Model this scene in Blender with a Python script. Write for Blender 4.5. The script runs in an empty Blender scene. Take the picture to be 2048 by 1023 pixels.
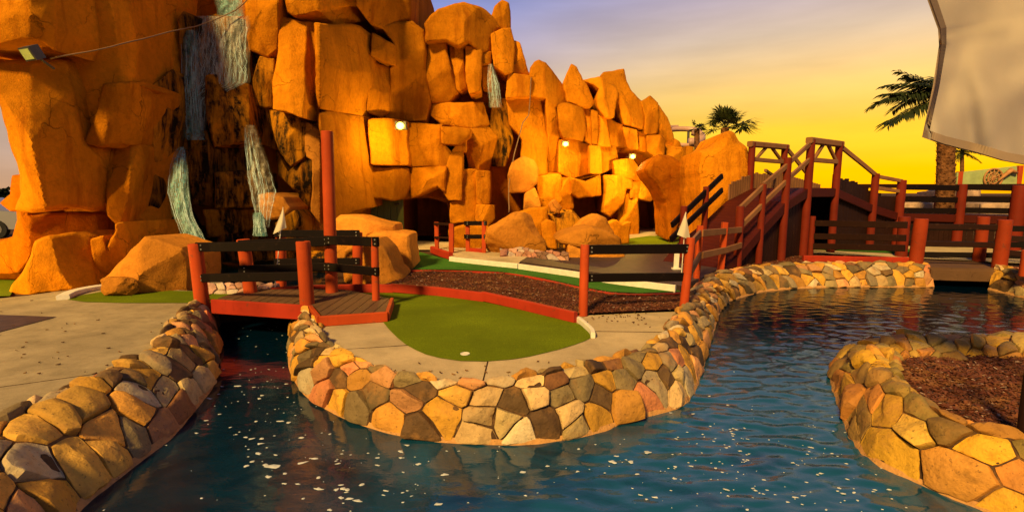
import bpy, math, random
from mathutils import Vector, Matrix, noise
from mathutils.geometry import delaunay_2d_cdt
R = math.radians
SC = bpy.context.scene; COL = SC.collection
# ------------------------------------------------------------------ camera
F = 1000.0; CX = 1024.0; CY = 511.5; HOR = 385.0; CAMZ = 1.6
PIT = math.atan((CY-HOR)/F)
cam = bpy.data.objects.new('camera', bpy.data.cameras.new('camera')); COL.objects.link(cam)
cam.data.sensor_width = 36; cam.data.lens = 36*F/2048; cam.data.clip_end = 3000; cam.data.clip_start = .05
cam.location = (0, 0, CAMZ); cam.rotation_euler = (R(90)-PIT, 0, 0); SC.camera = cam
cP, sP = math.cos(PIT), math.sin(PIT)
def ray(px, py):
    a = (px-CX)/F; b = -(py-CY)/F
    return Vector((a, cP+b*sP, -sP+b*cP))
def G(px, py, z=0.0):           # point of the picture on the level z
    r = ray(px, py); t = (z-CAMZ)/r.z
    return Vector((r.x*t, r.y*t, z))
def U(px, py, Y):               # point of the picture at distance Y ahead
    r = ray(px, py); t = Y/r.y
    return Vector((r.x*t, Y, CAMZ+r.z*t))
def nz(v, f=1.0, o=0.0): return noise.noise(Vector(v)*f + Vector((o, o*1.7, o*.3)))
# ------------------------------------------------------------------ mesh helper
class MB:
    def __init__(s): s.v = []; s.f = []; s.c = []; s.m = []; s.col = (1, 1, 1); s.mi = 0
    def add(s, vs, fs, col=None, mi=None):
        b = len(s.v); s.v += [tuple(v) for v in vs]
        for f in fs:
            s.f.append(tuple(i+b for i in f)); s.c.append(col or s.col); s.m.append(s.mi if mi is None else mi)
        return b
    def box(s, c, size, rz=0, **k):
        x, y, z = [q/2 for q in size]; ca, sa = math.cos(rz), math.sin(rz); b = min(x, y, z)*.12
        vs = []
        for dz in (-1, 1):
            for (dx, dy) in ((-1, -1), (1, -1), (1, 1), (-1, 1)):
                px, py = dx*x, dy*y
                vs.append((c[0]+px*ca-py*sa, c[1]+px*sa+py*ca, c[2]+dz*z))
        s.add(vs, [(3, 2, 1, 0), (4, 5, 6, 7), (0, 1, 5, 4), (1, 2, 6, 5), (2, 3, 7, 6), (3, 0, 4, 7)], **k)
    def beam(s, p, q, w, h, up=(0, 0, 1), **k):      # bevelled plank from p to q, w across, h along up
        p = Vector(p); q = Vector(q); d = (q-p).normalized(); up = Vector(up)
        sd = d.cross(up)
        if sd.length < 1e-3: sd = d.cross(Vector((0, 1, 0)))
        sd.normalize(); u = sd.cross(d).normalized(); b = min(w, h)*.14; w2, h2 = w/2, h/2
        prof = [(-w2+b, -h2), (w2-b, -h2), (w2, -h2+b), (w2, h2-b), (w2-b, h2), (-w2+b, h2), (-w2, h2-b), (-w2, -h2+b)]
        vs = []
        L = (q-p).length; n = max(1, int(L/.5))
        for i in range(n+1):
            o = p+(q-p)*(i/n); j = nz(o, 1.3, 3)*.004
            for (a, c) in prof: vs.append(o+sd*(a+j)+u*(c+j))
        fs = [tuple(reversed(range(8))), tuple(range(n*8, n*8+8))]
        for i in range(n):
            for a in range(8): fs.append((i*8+a, i*8+(a+1) % 8, i*8+8+(a+1) % 8, i*8+8+a))
        s.add(vs, fs, **k)
    def tube(s, pts, rs, n=10, caps=True, **k):
        pts = [Vector(p) for p in pts]; N = len(pts)
        if not isinstance(rs, (list, tuple)): rs = [rs]*N
        vs = []; ref = None
        for i, p in enumerate(pts):
            d = (pts[min(i+1, N-1)]-pts[max(i-1, 0)]).normalized()
            if ref is None: ref = Vector((1, 0, 0)) if abs(d.x) < .9 else Vector((0, 1, 0))
            a = (ref-d*ref.dot(d)).normalized(); ref = a; b = d.cross(a)
            for j in range(n):
                t = 2*math.pi*j/n; vs.append(p+(a*math.cos(t)+b*math.sin(t))*rs[i])
        fs = []
        for i in range(N-1):
            for j in range(n): fs.append((i*n+j, i*n+(j+1) % n, (i+1)*n+(j+1) % n, (i+1)*n+j))
        if caps: fs += [tuple(reversed(range(n))), tuple(range((N-1)*n, N*n))]
        s.add(vs, fs, **k)
    def post(s, base, top, r, n=14, **k):            # turned wooden post with a chamfered top
        base = Vector(base); top = Vector(top); d = top-base; L = d.length; pts = []; rs = []
        for i in range(7):
            t = i/6*(1-.02/L); pts.append(base+d*t); rs.append(r*(1.02-.04*t+nz(base+d*t, 3, 9)*.03))
        pts += [base+d*(1-.006/L), top]; rs += [r*.97, r*.86]
        s.tube(pts, rs, n, **k)
def link(name, mb, mats, parent=None, smooth=False, origin=None, auto=None):
    me = bpy.data.meshes.new(name)
    o = Vector(parent['_o']) if parent is not None and '_o' in parent else Vector(origin or (0, 0, 0))
    me.from_pydata([tuple(Vector(v)-o) for v in mb.v], [], mb.f)
    if not isinstance(mats, (list, tuple)): mats = [mats]
    for m in mats: me.materials.append(m)
    if len(mats) > 1: me.polygons.foreach_set('material_index', mb.m)
    if any(c != (1, 1, 1) for c in mb.c):
        at = me.attributes.new('tint', 'FLOAT_COLOR', 'FACE')
        fl = []
        for c in mb.c: fl += [c[0], c[1], c[2], 1]
        at.data.foreach_set('color', fl)
    if smooth: me.shade_smooth()
    me.update()
    ob = bpy.data.objects.new(name, me); COL.objects.link(ob)
    if parent is not None: ob.parent = parent; ob['_o'] = tuple(o)
    else: ob.location = o; ob['_o'] = tuple(o)
    if auto is not None: me.set_sharp_from_angle(angle=R(auto))
    return ob
def tag(o, label=None, cat=None, group=None, kind=None):
    if label: o['label'] = label
    if cat: o['category'] = cat
    if group: o['group'] = group
    if kind: o['kind'] = kind
    return o
def empty(name, loc, label, cat, group=None):
    o = bpy.data.objects.new(name, None); COL.objects.link(o); o.location = loc; o['_o'] = tuple(loc); o.empty_display_size = .1
    return tag(o, label, cat, group)
def inside(p, poly):
    x, y = p; r = False; j = len(poly)-1
    for i in range(len(poly)):
        xi, yi = poly[i]; xj, yj = poly[j]
        if (yi > y) != (yj > y) and x < (xj-xi)*(y-yi)/(yj-yi)+xi: r = not r
        j = i
    return r
def edist(p, poly):
    m = 1e9; x, y = p; j = len(poly)-1
    for i in range(len(poly)):
        ax, ay = poly[j]; bx, by = poly[i]; dx, dy = bx-ax, by-ay; L = dx*dx+dy*dy
        t = 0 if L == 0 else max(0, min(1, ((x-ax)*dx+(y-ay)*dy)/L))
        d = (x-ax-dx*t)**2+(y-ay-dy*t)**2
        if d < m: m = d
        j = i
    return math.sqrt(m)
def resample(poly, step, closed=True):
    out = []; n = len(poly)
    for i in range(n if closed else n-1):
        a = Vector(poly[i]); b = Vector(poly[(i+1) % n]); k = max(1, round((b-a).length/step))
        for q in range(k): out.append(a.lerp(b, q/k))
    if not closed: out.append(Vector(poly[-1]))
    return out
def smooth_curve(pts, step):
    # Catmull-Rom through the points, then even spacing
    P = [Vector(p) for p in pts]; out = []
    for i in range(len(P)-1):
        p0 = P[max(i-1, 0)]; p1 = P[i]; p2 = P[i+1]; p3 = P[min(i+2, len(P)-1)]
        k = max(2, int((p2-p1).length/step))
        for q in range(k):
            t = q/k; out.append(.5*((2*p1)+(-p0+p2)*t+(2*p0-5*p1+4*p2-p3)*t*t+(-p0+3*p1-3*p2+p3)*t**3))
    out.append(P[-1]); return out
# ------------------------------------------------------------------ materials
class NT:
    def __init__(s, name, rough=.7, spec=.3):
        s.m = bpy.data.materials.new(name); s.m.use_nodes = True; s.t = s.m.node_tree; s.n = s.t.nodes; s.l = s.t.links
        s.b = s.n['Principled BSDF']; s.b.inputs['Roughness'].default_value = rough; s.b.inputs['Specular IOR Level'].default_value = spec
        s.tc = s.n.new('ShaderNodeTexCoord')
    def co(s, scale=(1, 1, 1), world=True):
        mp = s.n.new('ShaderNodeMapping'); mp.inputs['Scale'].default_value = scale
        if world:
            g = s.n.new('ShaderNodeNewGeometry'); s.l.new(g.outputs['Position'], mp.inputs['Vector'])
        else: s.l.new(s.tc.outputs['Object'], mp.inputs['Vector'])
        return mp.outputs[0]
    def noise(s, scale, detail=4, co=None, rough=.55, dist=0):
        n = s.n.new('ShaderNodeTexNoise'); n.inputs['Scale'].default_value = scale; n.inputs['Detail'].default_value = detail
        n.inputs['Roughness'].default_value = rough; n.inputs['Distortion'].default_value = dist
        s.l.new(co or s.co(), n.inputs['Vector']); return n.outputs['Fac']
    def vor(s, scale, co=None, feat='F1', out='Distance'):
        n = s.n.new('ShaderNodeTexVoronoi'); n.feature = feat; n.inputs['Scale'].default_value = scale
        s.l.new(co or s.co(), n.inputs['Vector']); return n.outputs[out]
    def ramp(s, fac, stops):
        r = s.n.new('ShaderNodeValToRGB'); e = r.color_ramp.elements
        while len(e) < len(stops): e.new(.5)
        for i, (p, c) in enumerate(stops):
            e[i].position = p; e[i].color = (c, c, c, 1) if isinstance(c, (int, float)) else (*c, 1)
        s.l.new(fac, r.inputs[0]); return r.outputs[0]
    def mix(s, fac, a, b, mode='MIX'):
        m = s.n.new('ShaderNodeMix'); m.data_type = 'RGBA'; m.blend_type = mode
        for (i, v) in ((0, fac), (6, a), (7, b)):
            if isinstance(v, (int, float)): m.inputs[i].default_value = v
            elif isinstance(v, tuple): m.inputs[i].default_value = (*v, 1)
            else: s.l.new(v, m.inputs[i])
        return m.outputs[2]
    def math(s, op, a, b=0):
        m = s.n.new('ShaderNodeMath'); m.operation = op
        for i, v in ((0, a), (1, b)):
            if isinstance(v, (int, float)): m.inputs[i].default_value = v
            else: s.l.new(v, m.inputs[i])
        return m.outputs[0]
    def col(s, v):
        if isinstance(v, tuple): s.b.inputs['Base Color'].default_value = (*v, 1)
        else: s.l.new(v, s.b.inputs['Base Color'])
    def bump(s, h, strength, dist=.02, prev=None):
        b = s.n.new('ShaderNodeBump'); b.inputs['Strength'].default_value = strength; b.inputs['Distance'].default_value = dist
        s.l.new(h, b.inputs['Height'])
        if prev: s.l.new(prev, b.inputs['Normal'])
        s.l.new(b.outputs[0], s.b.inputs['Normal']); return b.outputs[0]
def mul(c, k): return tuple(min(1, x*k) for x in c)
def rock_mat(name, base, wet=0.0, stain=.75):
    t = NT(name, .92, .03)
    big = t.noise(.9, 4); fine = t.noise(9, 6, rough=.7)
    c = t.mix(t.ramp(big, [(.3, 0), (.7, 1)]), mul(base, .72), mul(base, 1.18))
    c = t.mix(t.ramp(fine, [(.35, .35), (.55, 0)]), c, mul(base, .45))
    v = t.noise(1.0, 5, t.co((3.2, 3.2, .35)), .65)
    c = t.mix(t.ramp(v, [(.52, 0), (.72, stain)]), c, mul((base[0]*.45, base[1]*.32, base[2]*.5), 1))
    sp = t.noise(26, 3)
    c = t.mix(t.ramp(sp, [(.66, 0), (.74, .5)]), c, mul(base, 1.25))
    wob = t.n.new('ShaderNodeVectorMath'); wob.operation = 'ADD'; nn = t.n.new('ShaderNodeTexNoise'); nn.inputs['Scale'].default_value = 1.6; nn.inputs['Detail'].default_value = 4; g0 = t.co(); t.l.new(g0, nn.inputs['Vector'])
    sc_ = t.n.new('ShaderNodeVectorMath'); sc_.operation = 'SCALE'; sc_.inputs[3].default_value = .9; t.l.new(nn.outputs['Color'], sc_.inputs[0]); t.l.new(g0, wob.inputs[0]); t.l.new(sc_.outputs[0], wob.inputs[1])
    ed = t.vor(.85, wob.outputs[0], 'DISTANCE_TO_EDGE'); ck = t.math('MULTIPLY', t.ramp(ed, [(.0, 1), (.008, 0)]), t.ramp(t.noise(1.1, 2), [(.5, 0), (.6, 1)]))
    c = t.mix(t.math('MULTIPLY', ck, .6), c, mul(base, .22))
    if wet:
        w = t.noise(1.0, 6, t.co((4.5, 4.5, .7)), .7); w2 = t.noise(5, 5, rough=.7)
        f = t.math('MULTIPLY', t.ramp(w, [(.5-.22*wet, 0), (.62-.15*wet, 1)]), t.ramp(w2, [(.3, .35), (.5, 1)]))
        c = t.mix(f, c, (.018, .012, .006))
        r = t.math('SUBTRACT', .85, t.math('MULTIPLY', f, .45)); t.l.new(r, t.b.inputs['Roughness'])
    oi = t.n.new('ShaderNodeObjectInfo'); rv = t.n.new('ShaderNodeMapRange'); rv.inputs[3].default_value = .62; rv.inputs[4].default_value = 1.06; t.l.new(oi.outputs['Random'], rv.inputs[0])
    c = t.mix(1.0, c, rv.outputs[0], 'MULTIPLY')
    t.col(c)
    p = t.bump(t.math('SUBTRACT', 1, ck), .8, .03); p = t.bump(t.noise(3.2, 8, rough=.66), .3, .09, p); p = t.bump(t.noise(20, 6, rough=.78), .85, .035, p); t.bump(t.vor(48), .3, .012, p)
    return t.m
ROCKC = (.78, .275, .008)
M = {}
M['rock'] = rock_mat('painted_rock', ROCKC)
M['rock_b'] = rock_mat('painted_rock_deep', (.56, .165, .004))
M['rock_pink'] = rock_mat('painted_rock_salmon', (.76, .30, .035), stain=.25)
M['rock_wet'] = rock_mat('stained_rock', (.62, .25, .01), wet=.28)
M['rock_wetter'] = rock_mat('wet_dark_rock', (.54, .22, .012), wet=.5)
def simple(name, base, rough=.7, spec=.3, var=.25, sc=6, bs=.3, bd=.01, bsc=40, stretch=(1, 1, 1), metal=0):
    t = NT(name, rough, spec); n = t.noise(sc, 5, t.co(stretch), .6)
    t.col(t.mix(t.ramp(n, [(.3, 0), (.7, 1)]), mul(base, 1-var), mul(base, 1+var)))
    t.bump(t.noise(bsc, 4, t.co(stretch)), bs, bd); t.b.inputs['Metallic'].default_value = metal
    return t.m
def painted_wood(name, base, under):
    t = NT(name, .6, .12); gr = t.noise(1.0, 6, t.co((22, 22, 2.0), False), .65); w = t.noise(9, 7, rough=.75)
    c = t.mix(t.ramp(t.noise(1.7, 3), [(.3, 0), (.7, 1)]), mul(base, .8), mul(base, 1.15))
    c = t.mix(t.ramp(gr, [(.6, 0), (.75, .45)]), c, mul(base, .35))
    c = t.mix(t.ramp(w, [(.60, 0), (.64, .7)]), c, under); c = t.mix(t.ramp(t.noise(3.3, 6, rough=.8), [(.55, 0), (.7, .35)]), c, mul(base, .4))
    t.col(c); t.bump(gr, .4, .008); return t.m
M['post_half_shaded'] = painted_wood('half_shaded_red_post_paint', (.27, .035, .008), (.12, .04, .02))  # post red darkened partway: shade at the right put into the colour
M['post'] = painted_wood('red_brown_post_paint', (.43, .06, .012), (.2, .07, .03))
M['post_shaded'] = painted_wood('shaded_red_post_paint', (.16, .018, .006), (.1, .03, .015))  # post red with the ramp bridge's backlit shade put into the colour
M['kerb'] = painted_wood('red_kerb_paint', (.36, .032, .012), (.14, .04, .02))
M['black'] = painted_wood('black_rail_paint', (.006, .003, .0025), (.03, .015, .01))
M['tanwood'] = painted_wood('weathered_tan_wood', (.26, .12, .045), (.16, .08, .035))
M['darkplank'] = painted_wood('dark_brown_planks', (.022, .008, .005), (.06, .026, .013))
M['redplank'] = painted_wood('red_brown_planks', (.06, .008, .004), (.04, .01, .006))  # dark red planks, darkened further for the bridge's backlit shade
M['deckwood'] = painted_wood('worn_deck_boards', (.13, .07, .035), (.05, .025, .012))
M['greendoor'] = simple('green_painted_door', (.13, .15, .03), .6, bs=.4, stretch=(14, 14, 1))
M['metal'] = simple('dull_metal', (.3, .29, .26), .45, .5, metal=.7)
M['darkmetal'] = simple('dark_metal', (.05, .045, .04), .5, .5)
M['white'] = simple('chipped_white_paint', (.72, .68, .55), .6, var=.12, sc=9)
M['cableg'] = simple('grey_cable', (.2, .12, .06), .6)
def concrete_mat(nm='broomed_concrete', base=(.54, .42, .24), patch=.5):
    t = NT(nm, .9, .08)
    c = t.mix(t.ramp(t.noise(.8, 5, rough=.6), [(.3, 0), (.7, 1)]), mul(base, .70), mul(base, 1.15))
    c = t.mix(t.ramp(t.noise(2.6, 7, rough=.75), [(.42, 0), (.72, patch)]), c, mul(base, .42))
    c = t.mix(t.ramp(t.noise(90, 3), [(.58, 0), (.68, .45)]), c, mul(base, .4))
    c = t.mix(t.ramp(t.noise(60, 3), [(.62, 0), (.7, .35)]), c, mul(base, 1.5))
    t.col(c); p = t.bump(t.noise(70, 5, rough=.7), .5, .006); t.bump(t.noise(3, 4), .3, .02, p); return t.m
M['concrete'] = concrete_mat(); M['concrete_old'] = concrete_mat('worn_concrete', (.40, .32, .19), .75)
def turf_mat(name, base):
    t = NT(name, .95, .08)
    c = t.mix(t.ramp(t.noise(1.1, 4), [(.3, 0), (.7, 1)]), mul(base, .72), mul(base, 1.2))
    c = t.mix(t.ramp(t.noise(120, 3, rough=.7), [(.4, .75), (.6, 0)]), c, mul(base, .35)); c = t.mix(t.ramp(t.noise(.7, 3, t.co((1, 5, 1))), [(.4, .35), (.6, 0)]), c, mul(base, .6))
    c = t.mix(t.ramp(t.noise(9, 5, rough=.7), [(.6, 0), (.8, .5)]), c, (base[0]*1.6, base[1]*1.1, base[2]))
    t.col(c); t.bump(t.noise(160, 3), .7, .006); return t.m
M['turf'] = turf_mat('olive_turf', (.165, .225, .004))
M['turf2'] = turf_mat('bright_green_turf', (.06, .20, .02))
M['mulch'] = simple('bark_mulch', (.095, .028, .012), .9, .1, var=.6, sc=30, bs=1, bd=.03, bsc=45)
M['dirt'] = simple('dark_soil', (.06, .032, .018), .95, .1, var=.4, sc=5, bs=.8, bd=.03, bsc=12)
M['mat'] = simple('dark_asphalt_path', (.055, .034, .03), .6, .3, var=.35, sc=7, bs=.5, bd=.004, bsc=90)
def attr_mat(name, rough, bs):
    t = NT(name, rough, .3); a = t.n.new('ShaderNodeAttribute'); a.attribute_name = 'tint'
    n = t.noise(11, 6, rough=.7)
    c = t.mix(.75, a.outputs['Color'], t.ramp(n, [(.25, .35), (.5, .9), (.75, 1)]), 'MULTIPLY')
    c = t.mix(t.ramp(t.noise(3.1, 5, rough=.7), [(.5, 0), (.68, .55)]), c, (.42, .2, .05))
    c = t.mix(t.ramp(t.noise(38, 3), [(.62, 0), (.7, .6)]), c, (.05, .03, .015))
    t.col(c); p = t.bump(t.noise(7, 8, rough=.65), bs, .05); t.bump(t.noise(45, 4, rough=.7), .45, .01, p); return t.m
M['stone'] = attr_mat('rim_stone', .72, .6)
M['chips'] = attr_mat('bark_chips', .85, .3)
def water_mat():
    t = NT('dyed_water', .02, .5)
    big = t.noise(.9, 6, dist=1.2, rough=.6)
    g = t.n.new('ShaderNodeNewGeometry'); sx = t.n.new('ShaderNodeSeparateXYZ'); t.l.new(g.outputs['Position'], sx.inputs[0])
    k = t.n.new('ShaderNodeMapRange'); k.inputs[1].default_value = -2.2; k.inputs[2].default_value = 2.0; k.inputs[3].default_value = .12; k.inputs[4].default_value = 1
    t.l.new(sx.outputs[0], k.inputs[0])
    ky = t.n.new('ShaderNodeMapRange'); ky.inputs[1].default_value = 4.2; ky.inputs[2].default_value = 7.5; ky.inputs[3].default_value = 1; ky.inputs[4].default_value = 0; t.l.new(sx.outputs[1], ky.inputs[0])
    sky_refl = t.math('MULTIPLY', t.math('MULTIPLY', t.math('ADD', t.ramp(big, [(.35, 0), (.68, 1)]), .25), k.outputs[0]), t.math('MULTIPLY', ky.outputs[0], 1.7))   # pale sky reflection painted into the colour, stronger towards the near right
    t.col(t.mix(sky_refl, (.0003, .008, .022), (.010, .09, .18)))
    t.b.inputs['IOR'].default_value = 1.75
    rip = t.noise(1.0, 4, t.co((9, 16, 1)), .6, .3); t.bump(rip, .22, .01)
    tr = t.n.new('ShaderNodeBsdfTransparent'); tr.inputs[0].default_value = (.15, .65, .7, 1)
    mx = t.n.new('ShaderNodeMixShader'); mx.inputs[0].default_value = .16
    t.l.new(t.b.outputs[0], mx.inputs[1]); t.l.new(tr.outputs[0], mx.inputs[2])
    t.l.new(mx.outputs[0], t.n['Material Output'].inputs[0]); return t.m
M['water'] = water_mat()
M['basin'] = simple('blue_painted_basin', (.004, .045, .085), .8, .1, var=.5, sc=1.2)
M['apron'] = simple('algae_apron', (.05, .14, .03), .8, .2, var=.5, sc=5)
def fall_mat(name, c1, c2, lo, hi, sc, mx=.9):
    t = NT(name, .22, .4)
    n = t.noise(1.0, 6, t.co(sc), .7, .4); n2 = t.noise(6, 4, rough=.7)
    t.col(t.mix(t.ramp(n2, [(.35, 0), (.65, 1)]), c1, c2))
    a = t.ramp(n, [(lo, .08), (hi, mx)]); at = t.n.new('ShaderNodeAttribute'); at.attribute_name = 'tint'; t.l.new(t.math('MULTIPLY', a, at.outputs['Fac']), t.b.inputs['Alpha'])
    t.bump(n, .8, .04); return t.m
M['fall'] = fall_mat('falling_water', (.08, .28, .24), (.30, .50, .42), .25, .6, (13, 13, .8), .95)
M['fall_thin'] = fall_mat('thin_falling_water', (.45, .50, .38), (.75, .72, .55), .36, .60, (16, 16, .6), .6)
M['fall_grey'] = fall_mat('misty_falling_water', (.30, .27, .16), (.5, .45, .3), .38, .66, (12, 12, .8), .75)
M['strand'] = simple('white_water_strand', (.45, .64, .62), .3, .4, var=.3, sc=14)
M['foam'] = simple('white_foam', (.55, .58, .55), .8, var=.2, sc=20)
def emit(name, c, s):
    m = bpy.data.materials.new(name); m.use_nodes = True; n = m.node_tree.nodes; b = n['Principled BSDF']
    b.inputs['Base Color'].default_value = (*c, 1); b.inputs['Emission Color'].default_value = (*c, 1); b.inputs['Emission Strength'].default_value = s; return m
M['lit'] = emit('lit_lamp_glass', (1, .80, .07), 9)
def cloth(name, c, trans):
    t = NT(name, .9, .1); w = t.noise(220, 2); n = t.noise(2.5, 4)
    t.col(t.mix(t.ramp(n, [(.3, 0), (.7, 1)]), mul(c, .85), mul(c, 1.1))); t.bump(w, .15, .002)
    tl = t.n.new('ShaderNodeBsdfTranslucent'); tl.inputs[0].default_value = (*c, 1)
    mx = t.n.new('ShaderNodeMixShader'); mx.inputs[0].default_value = trans
    t.l.new(t.b.outputs[0], mx.inputs[1]); t.l.new(tl.outputs[0], mx.inputs[2]); t.l.new(mx.outputs[0], t.n['Material Output'].inputs[0]); return t.m
M['sail'] = cloth('sail_cloth', (.60, .54, .45), .45)
M['hem'] = cloth('sail_hem', (.34, .25, .18), .2)
M['flag'] = cloth('white_flag_cloth', (.75, .68, .5), .25)
M['leaf'] = simple('palm_leaf', (.02, .03, .006), .6, .3, var=.5, sc=3)
M['trunk'] = simple('palm_trunk_bark', (.16, .07, .025), .9, .1, var=.6, sc=7, bs=1, bd=.05, bsc=14)
M['darktree'] = simple('far_tree_leaf', (.012, .02, .008), .8, .1, var=.5, sc=2)
M['slide'] = simple('pale_slide_plastic', (.5, .3, .2), .35, .5, var=.1)
M['signgreen'] = simple('pale_green_sign', (.34, .42, .16), .7, var=.25, sc=2)
M['signtan'] = simple('tan_relief', (.42, .2, .07), .7, var=.35, sc=6)
M['carred'] = simple('red_car_paint', (.55, .04, .02), .25, .5, var=.03)
M['carsilver'] = simple('silver_car_paint', (.4, .4, .4), .25, .5, var=.03, metal=.5)
M['glass'] = simple('dark_car_glass', (.02, .025, .03), .08, .6, var=.1)
M['tyre'] = simple('tyre_rubber', (.015, .015, .015), .8)
M['palestone'] = simple('pale_far_stone', (.4, .27, .17), .8, var=.4, sc=3, bs=.8, bd=.04, bsc=8)
# ------------------------------------------------------------------ ground, shores, water
WZ = -.42
# (inner top edge px, outer base px) pairs of the rims
ISL = [((626, 628), (588, 634)), ((630, 645), (580, 660)), ((640, 665), (578, 690)), ((650, 690), (577, 726)), ((672, 709), (584, 750)), ((700, 722), (606, 785)), ((728, 733), (645, 813)),
       ((778, 748), (700, 840)), ((829, 762), (775, 864)), ((880, 769), (850, 879)), ((930, 771), (915, 885)), ((985, 770), (985, 888)), ((1040, 763), (1060, 888)), ((1090, 752), (1130, 881)), ((1127, 743), (1190, 868)),
       ((1169, 732), (1245, 851)), ((1225, 720), (1310, 831)), ((1275, 708), (1365, 812)), ((1310, 690), (1393, 780)), ((1330, 665), (1409, 728)), ((1348, 640), (1422, 685)), ((1362, 618), (1432, 650)),
       ((1374, 596), (1442, 622)), ((1384, 580), (1458, 603)), ((1402, 562), (1485, 594)), ((1442, 548), (1522, 584)), ((1490, 538), (1565, 579)), ((1540, 532), (1610, 576)), ((1600, 530), (1660, 575)), ((1668, 529), (1720, 574)), ((1760, 529), (1795, 574)), ((1850, 530), (1868, 574))]
LFT = [((-420, 1210), (-60, 1330)), ((-230, 1010), (90, 1110)), ((-100, 910), (172, 1012)), ((0, 852), (218, 975)), ((70, 812), (265, 938)), ((127, 787), (304, 908)), ((175, 770), (344, 877)), ((215, 744), (378, 838)), ((262, 725), (408, 800)), ((296, 708), (425, 777)),
       ((318, 687), (434, 750)), ((336, 660), (439, 712)), ((355, 638), (438, 675)), ((380, 618), (434, 645)), ((400, 610), (430, 618))]
FARR = [((1995, 533), (1976, 579)), ((2060, 545), (2040, 594)), ((2200, 560), (2170, 630)), ((2420, 585), (2380, 668)), ((2700, 620), (2640, 730))]
def wpair(lst, zi=0.0): return [(G(a[0], a[1], zi), G(b[0], b[1], WZ)) for a, b in lst]
island = wpair(ISL); leftb = wpair(LFT); farr = wpair(FARR)
# right planter: world points of its rim (inner edge, outer base)
pl_in = [(2250, 960), (2048, 895), (1962, 877), (1912, 859), (1871, 827), (1831, 800), (1800, 765), (1786, 738), (1800, 722), (1835, 714), (1912, 713), (1962, 714), (2030, 717), (2150, 724), (2300, 740)]
PLI = [G(x, y, -.06) for x, y in pl_in]
PLO = [G(2260, 1180, WZ), G(2048, 1058, WZ), G(1917, 1001, WZ), G(1835, 967, WZ), G(1754, 931, WZ), G(1705, 885, WZ), G(1678, 820, WZ), G(1660, 750, WZ), G(1682, 722, WZ), G(1745, 705, WZ), G(1860, 700, WZ), G(1960, 700, WZ), G(2050, 702, WZ), G(2170, 710, WZ), G(2330, 722, WZ)]
planter = list(zip(PLI, PLO))
def midp(pr, k): return [p[0].lerp(p[1], k) for p in pr]
shore = [(p.x, p.y) for p in midp(leftb, .35)]
shore += [(-3.95, 7.9), (-2.5, 7.7), (-2.62, 6.75)]
shore += [(p.x, p.y) for p in midp(island, .35)]
shore += [(9.3, 12.4), (10.9, 12.2)]
shore += [(p.x, p.y) for p in midp(farr, .35)]
shore += [(13, 3.5), (12, 1.0), (-3.2, 1.0)]
pool = [(p.x, p.y) for p in [G(402, 566), G(480, 569), G(560, 569), G(640, 562), G(655, 540), G(640, 520), G(560, 505), G(450, 505), G(400, 520), G(392, 545)]]
def sheet(name, loops, holes, z, mat, kind='structure', zf=None, thick=.0, step=None, origin=None):
    pts = []; edges = []
    for lp in loops+holes:
        b = len(pts); n = len(lp); pts += [Vector((p[0], p[1])) for p in lp]; edges += [(b+i, b+(i+1) % n) for i in range(n)]
    if step:
        xs = [p[0] for p in loops[0]]; ys = [p[1] for p in loops[0]]
        x = min(xs)
        while x < max(xs):
            y = min(ys)
            while y < max(ys):
                q = (x+random.uniform(-.2, .2)*step, y+random.uniform(-.2, .2)*step)
                if inside(q, loops[0]) and edist(q, loops[0]) > step*.4: pts.append(Vector(q))
                y += step
            x += step
    v, e, f, *_ = delaunay_2d_cdt(pts, edges, [], 0, 1e-5)
    mb = MB(); keep = []
    for t in f:
        c = sum((v[i] for i in t), Vector((0, 0)))/len(t)
        if any(inside(c, lp) for lp in loops) and not any(inside(c, h) for h in holes): keep.append(tuple(t))
    zz = zf or (lambda x, y: z)
    mb.add([(q.x, q.y, zz(q.x, q.y)) for q in v], keep)
    if thick:
        for lp in loops+holes:
            n = len(lp); vs = [(p[0], p[1], z) for p in lp]+[(p[0], p[1], z-thick) for p in lp]
            mb.add(vs, [(i, (i+1) % n, n+(i+1) % n, n+i) for i in range(n)])
    o = link(name, mb, mat, origin=origin)
    return tag(o, kind=kind)
random.seed(3)
sheet('ground', [[(-900, -60), (900, -60), (900, 2500), (-900, 2500)]], [shore, pool], -.03, M['dirt'], thick=.9)
sheet('canal_bed', [[(-5, .5), (14, .5), (14, 13), (-5, 13)]], [], -.93, M['basin'])
def water_sheet(name, x0, x1, y0, y1, z, st):
    nx = int((x1-x0)/st); vs = []; ys = []; y = y0
    while y < y1: ys.append(y); y += max(.016, .0055*y)
    for y in ys:
        for i in range(nx+1):
            x = x0+(x1-x0)*i/nx; a = min(1, max(.10, (x+.9)/3.0)); a *= a*(3-2*a) if a > .2 else .3
            f = min(1, max(0, (y-4.5)/3)); q = Vector((x*4.6+.9*y, y*9.0-x*.7, 0)); h = noise.noise(q)*(.015-.0075*f)+noise.noise(q*2.1+Vector((5, 3, 1)))*.005*(1-.6*f)+abs(noise.noise(Vector((x*1.3, y*2.2, 7))))*.016*(1-.6*f)
            vs.append((x, y, z+h*(.10+a*.9)))
    mb = MB(); w = nx+1; mb.add(vs, [(j*w+i, j*w+i+1, (j+1)*w+i+1, (j+1)*w+i) for j in range(len(ys)-1) for i in range(nx)])
    return tag(link(name, mb, M['water'], smooth=True), kind='structure')
water_sheet('canal_water', -6, 14.5, .6, 12.8, WZ, .032)
sheet('pool_water', [[(-8, 8.3), (-2.5, 8.3), (-2.5, 13), (-8, 13)]], [], -.14, M['water'])
ctl = [(p[0].x, p[0].y) for p in leftb]
islc = [(p.lerp(q, .12).x, p.lerp(q, .12).y) for p, q in island[:23]]
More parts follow.
